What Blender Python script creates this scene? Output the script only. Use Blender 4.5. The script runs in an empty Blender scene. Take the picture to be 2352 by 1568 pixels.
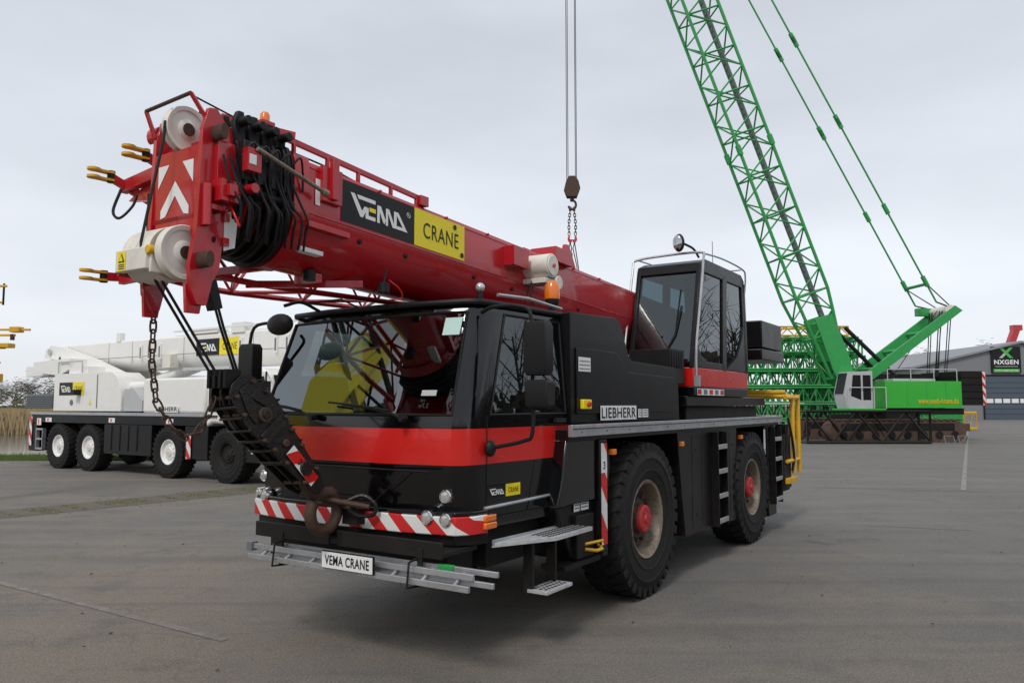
import bpy,bmesh,math,random
from mathutils import Vector,Matrix
random.seed(7)
V=Vector
COL=bpy.context.collection
sc=bpy.context.scene
sc.view_settings.view_transform='Standard'
sc.view_settings.look='None'
# ---------------------------------------------------------------- materials
def newmat(name):
    m=bpy.data.materials.new(name);m.use_nodes=True
    nt=m.node_tree
    return m,nt,nt.nodes['Principled BSDF']
def nd(nt,t,**k):
    n=nt.nodes.new(t)
    for a,b in k.items(): setattr(n,a,b)
    return n
def c4(c): return (c[0],c[1],c[2],1)
def pbr(name,col,rough=.5,metal=0,coat=0,var=.12,scale=3,bump=0,dirt=0,dirtcol=(.16,.13,.10),bscale=60,lowdirt=0,spec=.5):
    m,nt,p=newmat(name)
    tc=nd(nt,'ShaderNodeTexCoord')
    n=nd(nt,'ShaderNodeTexNoise');n.inputs['Scale'].default_value=scale;n.inputs['Detail'].default_value=6
    nt.links.new(tc.outputs['Object'],n.inputs['Vector'])
    mx=nd(nt,'ShaderNodeMix',data_type='RGBA')
    mx.inputs[6].default_value=c4([x*(1-var) for x in col]);mx.inputs[7].default_value=c4([min(1,x*(1+var)) for x in col])
    nt.links.new(n.outputs['Fac'],mx.inputs[0])
    out=mx.outputs[2]
    if dirt or lowdirt:
        n2=nd(nt,'ShaderNodeTexNoise');n2.inputs['Scale'].default_value=scale*2.3;n2.inputs['Detail'].default_value=10;n2.inputs['Roughness'].default_value=.7
        nt.links.new(tc.outputs['Object'],n2.inputs['Vector'])
        mr=nd(nt,'ShaderNodeMapRange');mr.inputs[1].default_value=.48;mr.inputs[2].default_value=.72
        mr.inputs[3].default_value=0;mr.inputs[4].default_value=max(dirt,.001)
        nt.links.new(n2.outputs['Fac'],mr.inputs[0])
        fac=mr.outputs[0]
        if lowdirt:
            sp=nd(nt,'ShaderNodeSeparateXYZ');nt.links.new(tc.outputs['Object'],sp.inputs[0])
            m2=nd(nt,'ShaderNodeMapRange');m2.inputs[1].default_value=1.3;m2.inputs[2].default_value=0.2;m2.inputs[3].default_value=0;m2.inputs[4].default_value=lowdirt
            nt.links.new(sp.outputs[2],m2.inputs[0])
            ml=nd(nt,'ShaderNodeMath',operation='MULTIPLY');nt.links.new(m2.outputs[0],ml.inputs[0]);nt.links.new(n2.outputs['Fac'],ml.inputs[1])
            ad=nd(nt,'ShaderNodeMath',operation='ADD');nt.links.new(fac,ad.inputs[0]);nt.links.new(ml.outputs[0],ad.inputs[1]);ad.use_clamp=True
            fac=ad.outputs[0]
        m3=nd(nt,'ShaderNodeMix',data_type='RGBA');nt.links.new(fac,m3.inputs[0]);nt.links.new(out,m3.inputs[6]);m3.inputs[7].default_value=c4(dirtcol)
        out=m3.outputs[2]
    nt.links.new(out,p.inputs['Base Color'])
    r=nd(nt,'ShaderNodeMapRange');r.inputs[3].default_value=max(0.02,rough-.07);r.inputs[4].default_value=min(1,rough+.12)
    nt.links.new(n.outputs['Fac'],r.inputs[0]);nt.links.new(r.outputs[0],p.inputs['Roughness'])
    p.inputs['Metallic'].default_value=metal
    p.inputs['Specular IOR Level'].default_value=spec
    p.inputs['Coat Weight'].default_value=coat;p.inputs['Coat Roughness'].default_value=.04
    if bump:
        b=nd(nt,'ShaderNodeBump');b.inputs['Strength'].default_value=bump;b.inputs['Distance'].default_value=.01
        n3=nd(nt,'ShaderNodeTexNoise');n3.inputs['Scale'].default_value=bscale
        nt.links.new(tc.outputs['Object'],n3.inputs['Vector']);nt.links.new(n3.outputs['Fac'],b.inputs['Height']);nt.links.new(b.outputs[0],p.inputs['Normal'])
    return m
def stripes(name,ca,cb,vec,period,duty=.5,rough=.35):
    m,nt,p=newmat(name)
    tc=nd(nt,'ShaderNodeTexCoord')
    d=nd(nt,'ShaderNodeVectorMath',operation='DOT_PRODUCT');d.inputs[1].default_value=[x/period for x in vec]
    nt.links.new(tc.outputs['Object'],d.inputs[0])
    f=nd(nt,'ShaderNodeMath',operation='FRACT');nt.links.new(d.outputs['Value'],f.inputs[0])
    g=nd(nt,'ShaderNodeMath',operation='GREATER_THAN');g.inputs[1].default_value=duty;nt.links.new(f.outputs[0],g.inputs[0])
    mx=nd(nt,'ShaderNodeMix',data_type='RGBA');mx.inputs[6].default_value=c4(ca);mx.inputs[7].default_value=c4(cb)
    nt.links.new(g.outputs[0],mx.inputs[0])
    nt.links.new(mx.outputs[2],p.inputs['Base Color']);p.inputs['Roughness'].default_value=rough
    return m
def glass(name,tint=(.35,.42,.42),rough=.01,f0=.05):
    m,nt,p=newmat(name);nt.nodes.remove(p)
    o=nt.nodes['Material Output']
    t=nd(nt,'ShaderNodeBsdfTransparent');t.inputs[0].default_value=c4(tint)
    g=nd(nt,'ShaderNodeBsdfGlossy');g.inputs['Roughness'].default_value=rough;g.inputs[0].default_value=(.9,.97,1,1)
    lw=nd(nt,'ShaderNodeLayerWeight');lw.inputs['Blend'].default_value=.5
    pw=nd(nt,'ShaderNodeMath',operation='POWER');pw.inputs[1].default_value=5;nt.links.new(lw.outputs['Facing'],pw.inputs[0])
    f=nd(nt,'ShaderNodeMapRange');f.inputs[3].default_value=f0;f.inputs[4].default_value=1;nt.links.new(pw.outputs[0],f.inputs[0])
    mx=nd(nt,'ShaderNodeMixShader');nt.links.new(f.outputs[0],mx.inputs[0]);nt.links.new(t.outputs[0],mx.inputs[1]);nt.links.new(g.outputs[0],mx.inputs[2])
    nt.links.new(mx.outputs[0],o.inputs[0]);return m
BLK=pbr('black_gloss_paint',(.002,.002,.003),.12,coat=.5,var=.2,dirt=.010,spec=.35)
BLM=pbr('black_satin_body',(.005,.005,.006),.34,coat=.06,var=.2,dirt=.04,lowdirt=.14,spec=.26)
PLA=pbr('black_plastic',(.011,.011,.012),.48,var=.2,bump=.15,bscale=200,spec=.3)
CHA=pbr('chassis_dark_steel',(.012,.011,.011),.6,dirt=.3,dirtcol=(.04,.03,.022),lowdirt=.2,spec=.3)
GRS_=pbr('greasy_black_steel',(.016,.014,.013),.38,metal=.3,var=.5,scale=14,dirt=.5,dirtcol=(.06,.045,.035),bump=.4,spec=.5)
RED=pbr('red_boom_paint',(.47,.007,.014),.25,coat=.5,var=.12,scale=1.5,dirt=.08,dirtcol=(.18,.012,.012))
RE2=pbr('red_stripe_film',(.66,.016,.012),.25,coat=.4,var=.05)
WHT=pbr('white_paint',(.86,.85,.82),.35,coat=.2,var=.04,dirt=.12,dirtcol=(.55,.50,.43))
WHS=pbr('white_film',(.84,.84,.83),.4,var=.03)
CRM=pbr('white_nylon',(.78,.75,.68),.45,var=.06,dirt=.35,dirtcol=(.38,.31,.22))
YEL=pbr('yellow_film',(.92,.74,.01),.4,var=.03)
YEP=pbr('yellow_steel_paint',(.75,.42,.015),.45,var=.12,dirt=.3,dirtcol=(.25,.14,.05))
BKF=pbr('black_film',(.010,.010,.011),.4,var=.1,spec=.3)
ALU=pbr('aluminium',(.50,.51,.53),.42,metal=.7,var=.18,scale=6,dirt=.35,dirtcol=(.22,.20,.17),bump=.1)
STE=pbr('galvanised_plate',(.62,.63,.64),.5,metal=.4,var=.25,scale=20,bump=.6,bscale=45)
ROP=pbr('wire_rope',(.02,.02,.02),.6,metal=.3,bump=.5,bscale=150)
RUS=pbr('rusty_steel',(.075,.045,.032),.65,metal=.3,var=.5,scale=18,dirt=.5,dirtcol=(.14,.06,.03),bump=.4)
TYR=pbr('tyre_rubber',(.013,.013,.013),.75,var=.25,scale=8,bump=.3,bscale=80,dirt=.4,dirtcol=(.050,.043,.036),spec=.3)
RIM=pbr('worn_rim',(.24,.20,.155),.5,metal=.2,var=.4,scale=12,dirt=1,dirtcol=(.085,.045,.03))
RID=pbr('rim_dish_brown',(.060,.038,.030),.6,metal=.2,var=.5,scale=12,dirt=.6,dirtcol=(.17,.125,.09))
HUB=pbr('red_hub',(.50,.03,.035),.5,var=.3,scale=10,dirt=.5,dirtcol=(.16,.05,.04))
AMB=pbr('amber_lens',(.85,.19,.01),.15,coat=.8,var=.1)
LMP=pbr('lamp_lens',(.62,.62,.60),.08,metal=.5,coat=.8,var=.2,scale=60)
CHR=pbr('chrome',(.7,.7,.7),.15,metal=1,var=.1)
GRN=pbr('green_crane_paint',(.032,.34,.08),.4,var=.15,coat=.1,dirt=.1,dirtcol=(.05,.15,.06))
GRB=pbr('bright_green_housing',(.05,.46,.05),.35,var=.08,coat=.2)
GRY=pbr('grey_paint',(.16,.17,.18),.5,var=.1)
LGR=pbr('pale_grey_paint',(.50,.51,.52),.5,var=.1)
INT=pbr('interior_grey',(.022,.024,.026),.7,var=.2)
SEA=pbr('seat_fabric',(.014,.016,.020),.8,var=.3)
TRK=pbr('rusty_track',(.10,.058,.042),.75,var=.5,scale=6,bump=.3,dirt=.5,dirtcol=(.05,.038,.03))
CYA=pbr('pale_blue_sticker',(.55,.78,.72),.5,var=.03)
TEA=pbr('dim_teal_film',(.03,.07,.07),.5,var=.03)
ORT=pbr('orange_film',(.85,.50,.02),.4,var=.03)
GLW=glass('windscreen_glass',(.26,.32,.32),f0=.22)
GLS=glass('side_glass',(.30,.37,.37),f0=.10)
GLU=glass('cab_glass',(.24,.33,.36),f0=.10)
MIR=pbr('mirror_glass',(.5,.52,.55),.04,metal=1,var=.02)
CHV=stripes('bumper_hazard_stripes',(.78,.78,.76),(.62,.02,.02),(0,-1,1),.235)
CHP=stripes('post_hazard_stripes',(.78,.78,.76),(.62,.02,.02),(1,0,.7),.30)
CHW=stripes('counterweight_hazard_stripes',(.72,.72,.70),(.5,.03,.02),(0,-.7,1),.8)
# ---------------------------------------------------------------- mesh builder
def basis(a):
    a=a.normalized();h=V((0,0,1)) if abs(a.z)<.9 else V((1,0,0))
    u=a.cross(h).normalized();return u,a.cross(u).normalized()
class B:
    def __init__(s): s.v=[];s.f=[];s.m=[]
    def add(s,vs,fs,mat):
        k=len(s.v);s.v+=[tuple(x) for x in vs];s.f+=[tuple(i+k for i in f) for f in fs]
        s.m+=(mat if isinstance(mat,list) else [mat]*len(fs))
    def xf(s,fn): s.v=[tuple(fn(*p)) for p in s.v]
    def hexa(s,p,mat): s.add(p,[(0,1,2,3),(4,5,6,7),(0,1,5,4),(1,2,6,5),(2,3,7,6),(3,0,4,7)],mat)
    def box(s,x0,x1,y0,y1,z0,z1,mat):
        s.hexa([(x0,y0,z0),(x1,y0,z0),(x1,y1,z0),(x0,y1,z0),(x0,y0,z1),(x1,y0,z1),(x1,y1,z1),(x0,y1,z1)],mat)
    def prism(s,pts,ax,a,b,mat):
        def g(p,q):
            if ax=='w': return (p[0],q,p[1])
            if ax=='s': return (q,p[0],p[1])
            return (p[0],p[1],q)
        n=len(pts)
        s.add([g(p,a) for p in pts]+[g(p,b) for p in pts],[tuple(range(n)),tuple(range(n,2*n))]+[(i,(i+1)%n,n+(i+1)%n,n+i) for i in range(n)],mat)
    def bar(s,a,b,t,h,mat):
        a=V(a);b=V(b);u,v=basis(b-a)
        pa=[a+u*t*i+v*h*j for i,j in((-.5,-.5),(.5,-.5),(.5,.5),(-.5,.5))];pb=[p+(b-a) for p in pa]
        s.hexa(pa+pb,mat)
    def tube(s,a,b,r,mat,n=8,r2=None):
        a=V(a);b=V(b);r2=r if r2 is None else r2;u,v=basis(b-a)
        vs=[];
        for c,q in((a,r),(b,r2)):
            for i in range(n):
                t=2*math.pi*i/n;vs.append(c+u*math.cos(t)*q+v*math.sin(t)*q)
        s.add(vs,[(i,(i+1)%n,n+(i+1)%n,n+i) for i in range(n)]+[tuple(range(n)),tuple(range(n,2*n))],mat)
    def path(s,pts,r,mat,n=6,closed=False):
        P=[V(p) for p in pts];L=len(P);vs=[];u=None
        for i in range(L):
            if closed: d=(P[(i+1)%L]-P[i-1])
            else: d=(P[min(i+1,L-1)]-P[max(i-1,0)])
            d.normalize()
            if u is None: u,_=basis(d)
            u=(u-d*u.dot(d)).normalized();w=d.cross(u)
            for k in range(n):
                t=2*math.pi*k/n;vs.append(P[i]+u*math.cos(t)*r+w*math.sin(t)*r)
        fs=[]
        for i in range(L if closed else L-1):
            j=(i+1)%L
            for k in range(n): fs.append((i*n+k,i*n+(k+1)%n,j*n+(k+1)%n,j*n+k))
        if not closed: fs+=[tuple(range(n)),tuple(range((L-1)*n,L*n))]
        s.add(vs,fs,mat)
    def hose(s,pts,r,mat,n=6,k=6):
        P=[V(p) for p in pts];P=[P[0]*2-P[1]]+P+[P[-1]*2-P[-2]];o=[]
        for i in range(1,len(P)-2):
            for j in range(k):
                t=j/k;a,b,c,d=P[i-1],P[i],P[i+1],P[i+2]
                o.append(.5*((2*b)+(c-a)*t+(2*a-5*b+4*c-d)*t*t+(3*b-a-3*c+d)*t**3))
        o.append(P[-2]);s.path(o,r,mat,n)
    def lathe(s,prof,c,a,mat,n=32,caps=True):
        c=V(c);a=V(a).normalized();u,v=basis(a);vs=[]
        for r,h in prof:
            for i in range(n):
                t=2*math.pi*i/n;vs.append(c+a*h+(u*math.cos(t)+v*math.sin(t))*r)
        fs=[];ms=[]
        for j in range(len(prof)-1):
            for i in range(n):
                fs.append((j*n+i,j*n+(i+1)%n,(j+1)*n+(i+1)%n,(j+1)*n+i));ms.append(mat[j] if isinstance(mat,list) else mat)
        if caps: fs+=[tuple(range(n)),tuple(range((len(prof)-1)*n,len(prof)*n))];ms+=[ms[0],ms[-1]]
        s.add(vs,fs,ms)
    def ball(s,c,r,mat,n=12,sc_=(1,1,1)):
        vs=[];c=V(c)
        for j in range(n//2+1):
            ph=math.pi*j/(n//2)
            for i in range(n):
                t=2*math.pi*i/n;vs.append((c.x+r*sc_[0]*math.sin(ph)*math.cos(t),c.y+r*sc_[1]*math.sin(ph)*math.sin(t),c.z+r*sc_[2]*math.cos(ph)))
        s.add(vs,[(j*n+i,j*n+(i+1)%n,(j+1)*n+(i+1)%n,(j+1)*n+i) for j in range(n//2) for i in range(n)],mat)
    def link(s,c,d,side,L,W,r,mat):
        c=V(c);d=V(d).normalized();side=V(side);side=(side-d*side.dot(d)).normalized();pts=[]
        for i in range(12):
            t=2*math.pi*i/12;pts.append(c+d*(math.cos(t)*W+(L-W)*(1 if math.cos(t)>0 else -1)*min(1,abs(math.cos(t))*3))+side*math.sin(t)*W)
        s.path(pts,r,mat,6,True)
    def chain(s,pts,L,W,r,mat):
        P=[V(p) for p in pts];seg=[(P[i+1]-P[i]).length for i in range(len(P)-1)];T=sum(seg);k=0;t=0
        while t<T:
            q=t;i=0
            while i<len(seg)-1 and q>seg[i]: q-=seg[i];i+=1
            d=(P[i+1]-P[i]).normalized();c=P[i]+d*q;u,v=basis(d)
            s.link(c,d,u if k%2 else v,L,W,r,mat);k+=1;t+=L*1.45
    def obj(s,name,parent=None,bevel=0,angle=38,label=None,flip=True):
        me=bpy.data.meshes.new(name)
        me.from_pydata([(x,-y,z) if flip else (x,y,z) for x,y,z in s.v],[],s.f)
        ms=[];
        for m in s.m:
            if m not in ms: ms.append(m)
        for m in ms: me.materials.append(m)
        idx={m:i for i,m in enumerate(ms)}
        me.polygons.foreach_set('material_index',[idx[m] for m in s.m])
        bm=bmesh.new();bm.from_mesh(me);bmesh.ops.recalc_face_normals(bm,faces=bm.faces);bm.to_mesh(me);bm.free()
        me.polygons.foreach_set('use_smooth',[True]*len(me.polygons))
        me.set_sharp_from_angle(angle=math.radians(angle))
        o=bpy.data.objects.new(name,me);COL.objects.link(o)
        if parent: o.parent=parent
        if label: o['label']=label
        if bevel:
            b=o.modifiers.new('bevel','BEVEL');b.width=bevel;b.segments=2;b.limit_method='ANGLE';b.angle_limit=math.radians(40)
        return o
def thing(name,label,cat,loc=(0,0,0),rot=0,group=None):
    e=bpy.data.objects.new(name,None);COL.objects.link(e);e.location=loc;e.rotation_euler=(0,0,math.radians(rot))
    e['label']=label;e['category']=cat
    if group:e['group']=group
    return e
def tag(o,label,cat,group=None,loc=None,rot=None):
    o['label']=label;o['category']=cat
    if group:o['group']=group
    if loc:o.location=loc
    if rot is not None:o.rotation_euler=(0,0,math.radians(rot))
    return o
def txt2d(t,bold):
    cu=bpy.data.curves.new('t','FONT');cu.body=t;cu.offset=bold;cu.space_character=1.08
    ob=bpy.data.objects.new('t',cu);COL.objects.link(ob)
    dg=bpy.context.evaluated_depsgraph_get();me=bpy.data.meshes.new_from_object(ob.evaluated_get(dg))
    vs=[(v.co.x,v.co.y) for v in me.vertices];fs=[tuple(p.vertices) for p in me.polygons]
    bpy.data.objects.remove(ob);bpy.data.curves.remove(cu);bpy.data.meshes.remove(me)
    x0=min(v[0] for v in vs);x1=max(v[0] for v in vs);y0=min(v[1] for v in vs);y1=max(v[1] for v in vs)
    return [((x-x0)/(x1-x0),(y-y0)/(y1-y0)) for x,y in vs],fs
class Dec:
    def __init__(s,o,r,u,nrm,b=None): s.o=V(o);s.r=V(r);s.u=V(u);s.n=V(nrm);s.b=b or B()
    def P(s,x,y,l): return s.o+s.r*x+s.u*y+s.n*l
    def poly(s,p,mat,l=.002): s.b.add([s.P(x,y,l) for x,y in p],[tuple(range(len(p)))],mat)
    def rect(s,x0,y0,x1,y1,mat,l=.002): s.poly([(x0,y0),(x1,y0),(x1,y1),(x0,y1)],mat,l)
    def text(s,t,x0,y0,x1,y1,mat,l=.004,bold=.01,mirror=False):
        vs,fs=txt2d(t,bold);s.b.add([s.P(x0+(x1-x0)*((1-x) if mirror else x),y0+(y1-y0)*y,l) for x,y in vs],fs,mat)
LOGO=[[(0,1),(.24,1),(.66,.30),(.80,.55),(.98,.55),(.72,0),(.56,0)],[(.36,1),(1.44,1),(1.44,.82),(.46,.82)],
 [(.86,.40),(1.04,.56),(1.04,.18),(1.44,.18),(1.44,0),(.86,0)],
 [(1.54,0),(1.54,.84),(1.70,.84),(1.70,0)],[(1.56,.84),(1.76,.84),(2.06,.22),(1.98,.02),(1.90,.10)],[(2.20,.84),(2.20,.0),(2.06,0),(2.06,.84)],
 [(2.10,.84),(2.26,.84),(2.66,.0),(2.48,.0)],
 [(2.56,0),(2.56,.84),(2.74,.84),(2.74,0)],[(2.62,.84),(2.84,.84),(3.44,0),(3.24,0)],[(2.74,.0),(2.74,.16),(3.30,.16),(3.38,0)]]
def vema(D,x0,y0,W,H,split=.545):
    D.rect(x0,y0,x0+W*split,y0+H,BKF,.002);D.rect(x0+W*split,y0,x0+W,y0+H,YEL,.002)
    lx=x0+W*.06;lw=W*split*.78/3.44;lh=H*.52;ly=y0+H*.24
    for i,p in enumerate(LOGO): D.poly([(lx+x*lw,ly+y*lh) for x,y in p],WHS,.004+.0003*i)
    D.rect(lx+1.06*lw,ly+.38*lh,lx+1.44*lw,ly+.58*lh,YEL,.008)
    D.text("CRANE",x0+W*(split+.075),y0+H*.28,x0+W*.94,y0+H*.70,BKF,.005,0)
# ---------------------------------------------------------------- wheel
def wheel(parent,s,wi,wo,R,rr,mats,lugs=34,name='wheel',dep=1):
    e=bpy.data.objects.new(name,None);COL.objects.link(e);e.parent=parent;e.location=(s,0,R-.012)
    b=B();sg=1 if wo>wi else -1
    W=abs(wo-wi)
    prof=[(rr,.03),(R*.62,.004),(R*.78,-.004),(R*.90,.01),(R*.965,.035),(R*.972,.07),(R*.972,W-.07),(R*.965,W-.035),(R*.90,W-.01),(R*.80,W+.004),(R*.79,W+.010),(R*.775,W+.010),(R*.765,W+.004),(R*.64,W-.002),(R*.63,W+.005),(R*.62,W-.004),(rr+.012,W-.02),(rr,W-.035)]
    b.lathe(prof,(0,wi,0),(0,sg,0),TYR,72,caps=False)
    for i in range(lugs):
        for side in(0,1):
            t=2*math.pi*(i+.5*side)/lugs
            a0,a1=t-.056,t+.056
            h=[(W-.17,.985,R),(W-.004,.93,R*.985)] if side else [(.17,.985,R),(.004,.93,R*.985)]
            def pt(a,hh,r): return (r*math.cos(a),wi+sg*hh,r*math.sin(a))
            sh=.12
            p=[pt(a0+sh,h[0][0],R*.96),pt(a1+sh,h[0][0],R*.96),pt(a1,h[1][0],R*.86),pt(a0,h[1][0],R*.86),
               pt(a0+sh,h[0][0],R*1.0),pt(a1+sh,h[0][0],R*1.0),pt(a1,h[1][0],R*.98),pt(a0,h[1][0],R*.98)]
            b.hexa(p,TYR)
    b.obj('tyre',e,angle=30)
    b=B();m1,m2,m3=mats
    o=wo-sg*.02
    pr=[(rr+.005,-W*.9),(rr+.005,-.02),(rr-.008,.002),(rr-.035,-.012),(rr-.048,-.075*dep),(rr-.06,-.15*dep),(rr*.62,-.165*dep),(rr*.50,-.10*dep),(rr*.40,-.10*dep),(rr*.36,-.06*dep),(rr*.345,-.03),(rr*.31,-.018),(rr*.12,-.016),(rr*.11,-.004),(.004,-.003)]
    b.lathe(pr,(0,o,0),(0,sg,0),[m1,m1,m1,m1,m1,m2,m2,m2,m2,m3,m3,m3,m3,m3],48)
    for i in range(10):
        t=2*math.pi*i/10;c=(rr*.56*math.cos(t),o-sg*.14*dep,rr*.56*math.sin(t));b.tube(c,(c[0],o-sg*.075*dep,c[2]),.017,m2,6)
    for i in range(8):
        t=2*math.pi*i/8;c=(rr*.25*math.cos(t),o-sg*.018,rr*.25*math.sin(t));b.tube(c,(c[0],o-sg*.008,c[2]),.008,m3,6)
    b.obj('rim',e,angle=30)
    return e
# ================================================================= RED/BLACK MOBILE CRANE
MC=thing('mobile_crane','red and black two-axle mobile crane with telescopic boom over its cab','crane',(.2155,8.149,0),57)
b=B()
b.box(-2.4,4.85,-.42,.42,.62,1.42,CHA)
b.box(-2.2,-1.0,-.95,.95,.62,.92,CHA);b.box(-2.2,-1.2,-.98,.98,1.0,1.44,CHA)
for s in(.08,3.52): b.tube((s,-.9,.70),(s,.9,.70),.11,CHA,12);b.ball((s,0,.7),.26,CHA)
b.box(4.86,5.1,-1.24,1.24,.72,1.3,BLM);b.box(-1.28,-.98,-1.2,1.2,.55,.9,CHA)
b.box(-.85,-.6,-.9,.9,.5,.75,CHA)
b.obj('chassis',MC,.008)
b=B()
b.box(-1.46,4.96,-1.22,1.22,1.50,1.60,BLM)
b.box(1.2,4.9,1.02,1.17,1.602,1.618,STE)
b.obj('deck',MC,.006)
b=B()
for w0,w1 in((1.222,1.26),(-1.26,-1.222)): b.box(-1.46,4.96,w0,w1,1.54,1.635,ALU)
b.box(4.962,4.99,-1.26,1.26,1.54,1.635,ALU)
b.box(-1.46,4.96,1.262,1.268,1.60,1.607,CHA)
for k in range(14): b.tube((-1.3+k*.46,1.258,1.575),(-1.3+k*.46,1.264,1.575),.008,CHA,6)
b.obj('deck_trim',MC,.005)
for sg in(1,-1):
    def SP_(nm,pts,a,c,m):
        b=B();a,c=sorted((a*sg,c*sg));b.prism(pts,'w',a,c,m)
        if nm=='side_locker' and sg>0:
            for x in(1.32,1.62,2.62): b.box(x,x+.006,1.2155,1.218,.45,1.46,CHA)
            for x,z in((1.45,.6),(1.45,1.3),(2.75,1.3),(2.75,.6)): b.tube((x,1.21,z),(x,1.222,z),.012,CHA,8)
        b.obj(nm,MC,.012)
    SP_('side_locker',[(.90,1.50),(1.02,.80),(1.10,.41),(2.86,.38),(2.92,1.50)],.78,1.215,BLM)
    SP_('front_mudguard',[(-1.46,1.52),(-.80,1.52),(-.80,1.02),(-1.0,1.0),(-1.62,1.0),(-1.55,1.15)],.82,1.21,BLK)
    SP_('lower_skirt',[(-1.55,.99),(-.80,.99),(-.84,.58),(-1.3,.55)],.82,1.16,BLM)
    SP_('outrigger_cover',[(-.94,1.50),(-.80,1.50),(-.74,1.3),(-.80,1.0),(-.80,.52),(-.90,.52)],.80,1.24,BLM)
    SP_('rear_mudguard',[(4.30,1.50),(4.84,1.50),(4.84,.22),(4.45,.22),(4.30,.9)],.78,1.19,BLM)
for x0,x1 in((1.98,2.28),(4.45,4.78)):
    b=B()
    for z in(.44,.72,1.0,1.28):
        b.box(x0,x1,1.20,1.30,z,z+.025,ALU);b.box(x0,x1,1.285,1.305,z,z+.055,ALU)
    for x in(x0-.015,x1+.007): b.box(x-.008,x+.008,1.205,1.30,.40,1.48,BLM)
    b.obj('access_step',MC,.004)
D=Dec((-.925,1.2425,.62),(1,0,0),(0,0,1),(0,1,0))
D.rect(0,0,.11,.85,CHP,.001);D.rect(0,.60,.11,.72,WHS,.002);D.text('3',.035,.63,.075,.695,BKF,.004,.02);D.b.obj('hazard_marking',MC)
for x in(-.70,.95,3.02):
    b=B();b.box(x,x+.07,1.20,1.25,1.36,1.41,AMB);b.obj('marker_lamp',MC,.005)
for s in(.08,3.52):
    wheel(MC,s,.83,1.25,.73,.37,(RIM,RID,HUB));wheel(MC,s,-.83,-1.25,.73,.37,(RIM,RID,HUB))
# engine / storage housing
b=B()
b.prism([(-1.28,1.64),(-1.28,2.56),(-.42,2.59),(-.30,2.53),(-.14,2.25),(-.06,2.21),(1.02,2.19),(1.12,2.13),(1.14,1.64)],'w',.55,1.15,BLM)
b.prism([(-1.20,1.72),(-1.20,2.27),(-.45,2.27),(-.30,2.20),(-.18,2.10),(1.0,2.08),(1.04,1.72)],'w',1.149,1.165,BLM)
b.box(-1.28,.4,-1.15,.54,1.64,2.35,BLM)
for z in(1.9,2.3): b.box(-1.285,-1.275,.9,1.0,z,z+.06,CHA)
b.obj('engine_housing',MC,.035)
b=B();D=Dec((-.78,1.168,1.66),(1,0,0),(0,0,1),(0,1,0),b)
D.rect(0,0,.76,.128,WHS,.001);D.text('LIEBHERR',.02,.018,.74,.11,BKF,.004,.012)
b.obj('name_plate',MC)
for q in((.82,.02,.90,.10),(.92,.02,1.06,.10),(-.38,.42,-.16,.54)):
    b=B();D=Dec((-.80,1.168,1.655),(1,0,0),(0,0,1),(0,1,0),b);x0,z0,x1,z1=q
    D.rect(x0,z0,x1,z1,WHS,.001)
    for k in range(3): D.rect(x0+.015,z0+.018+k*(z1-z0)*.27,x1-.015,z0+.026+k*(z1-z0)*.27,GRY,.003)
    b.obj('warning_sticker',MC)
b=B();b.box(-1.15,-1.0,1.166,1.20,1.76,1.84,YEL);b.tube((-1.07,1.2,1.80),(-1.07,1.225,1.80),.022,RE2,12);b.obj('emergency_stop',MC,.006)
# ---- driver cab
FW=1.06
def sidew(s,hw=FW): return hw+.06*min(1,max(0,(s+2.3)/1.15))
def plan(f,hw,sr=-1.13):
    r=[(sr,hw+.06),(-1.31,sidew(-1.31,hw)),(f+.40,sidew(f+.40,hw)),(f+.26,hw),(f+.15,hw-.03),(f+.085,hw-.10),(f+.012,hw*.45)]
    return r+[(x,-y) for x,y in reversed(r)]
bands=[(.93,-2.65,1.05),(1.05,-2.69,1.06),(1.22,-2.71,1.06),(1.38,-2.725,1.06),(1.63,-2.725,1.06),(1.725,-2.715,1.06),(2.47,-2.46,1.0),(2.53,-2.44,.99),(2.575,-2.38,.96),(2.60,-2.20,.88)]
rings=[[(s,w,z) for s,w in plan(f,hw)] for z,f,hw in bands]
shell=B();ws=B();sw1=B();sw2=B()
for j in range(len(rings)-1):
    z0=bands[j][0]
    for i in range(13):
        q=[rings[j][i],rings[j][i+1],rings[j+1][i+1],rings[j+1][i]]
        if z0==1.725 and i in(5,6,7): ws.add(q,[(0,1,2,3)],GLW);continue
        if z0==1.725 and i==1: sw1.add(q,[(0,1,2,3)],GLS);continue
        if z0==1.725 and i==11: sw2.add(q,[(0,1,2,3)],GLS);continue
        shell.add(q,[(0,1,2,3)],RE2 if z0==1.38 else BLK)
    shell.add([rings[j][13],rings[j][0],rings[j+1][0],rings[j+1][13]],[(0,1,2,3)],BLM)
shell.add(rings[-1],[tuple(range(14))],BLK);shell.add(rings[0],[tuple(range(14))],BLM)
CAB=shell.obj('driver_cab',MC,angle=35)
bm=bmesh.new();bm.from_mesh(CAB.data);bmesh.ops.remove_doubles(bm,verts=bm.verts,dist=.0005);bmesh.ops.recalc_face_normals(bm,faces=bm.faces);bm.to_mesh(CAB.data);bm.free()
CAB.data.set_sharp_from_angle(angle=math.radians(32))
for bb,nm in((ws,'windscreen'),(sw1,'side_window'),(sw2,'side_window')):
    o=bb.obj(nm,CAB)
b=B()
wr=[rings[5][5],rings[5][6],rings[5][7],rings[5][8],rings[6][8],rings[6][7],rings[6][6],rings[6][5]]
b.path([V(p)+V((-.004,0,0)) for p in wr],.013,PLA,6,True)
for i,sg in((1,1),(11,-1)):
    pts=[rings[5][i],rings[5][i+1],rings[6][i+1],rings[6][i]];b.path(pts,.013,PLA,6,True)
lip=[(s-.02 if s<-1.3 else s,w*1.01,2.545) for s,w in plan(-2.445,.99)]
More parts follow.
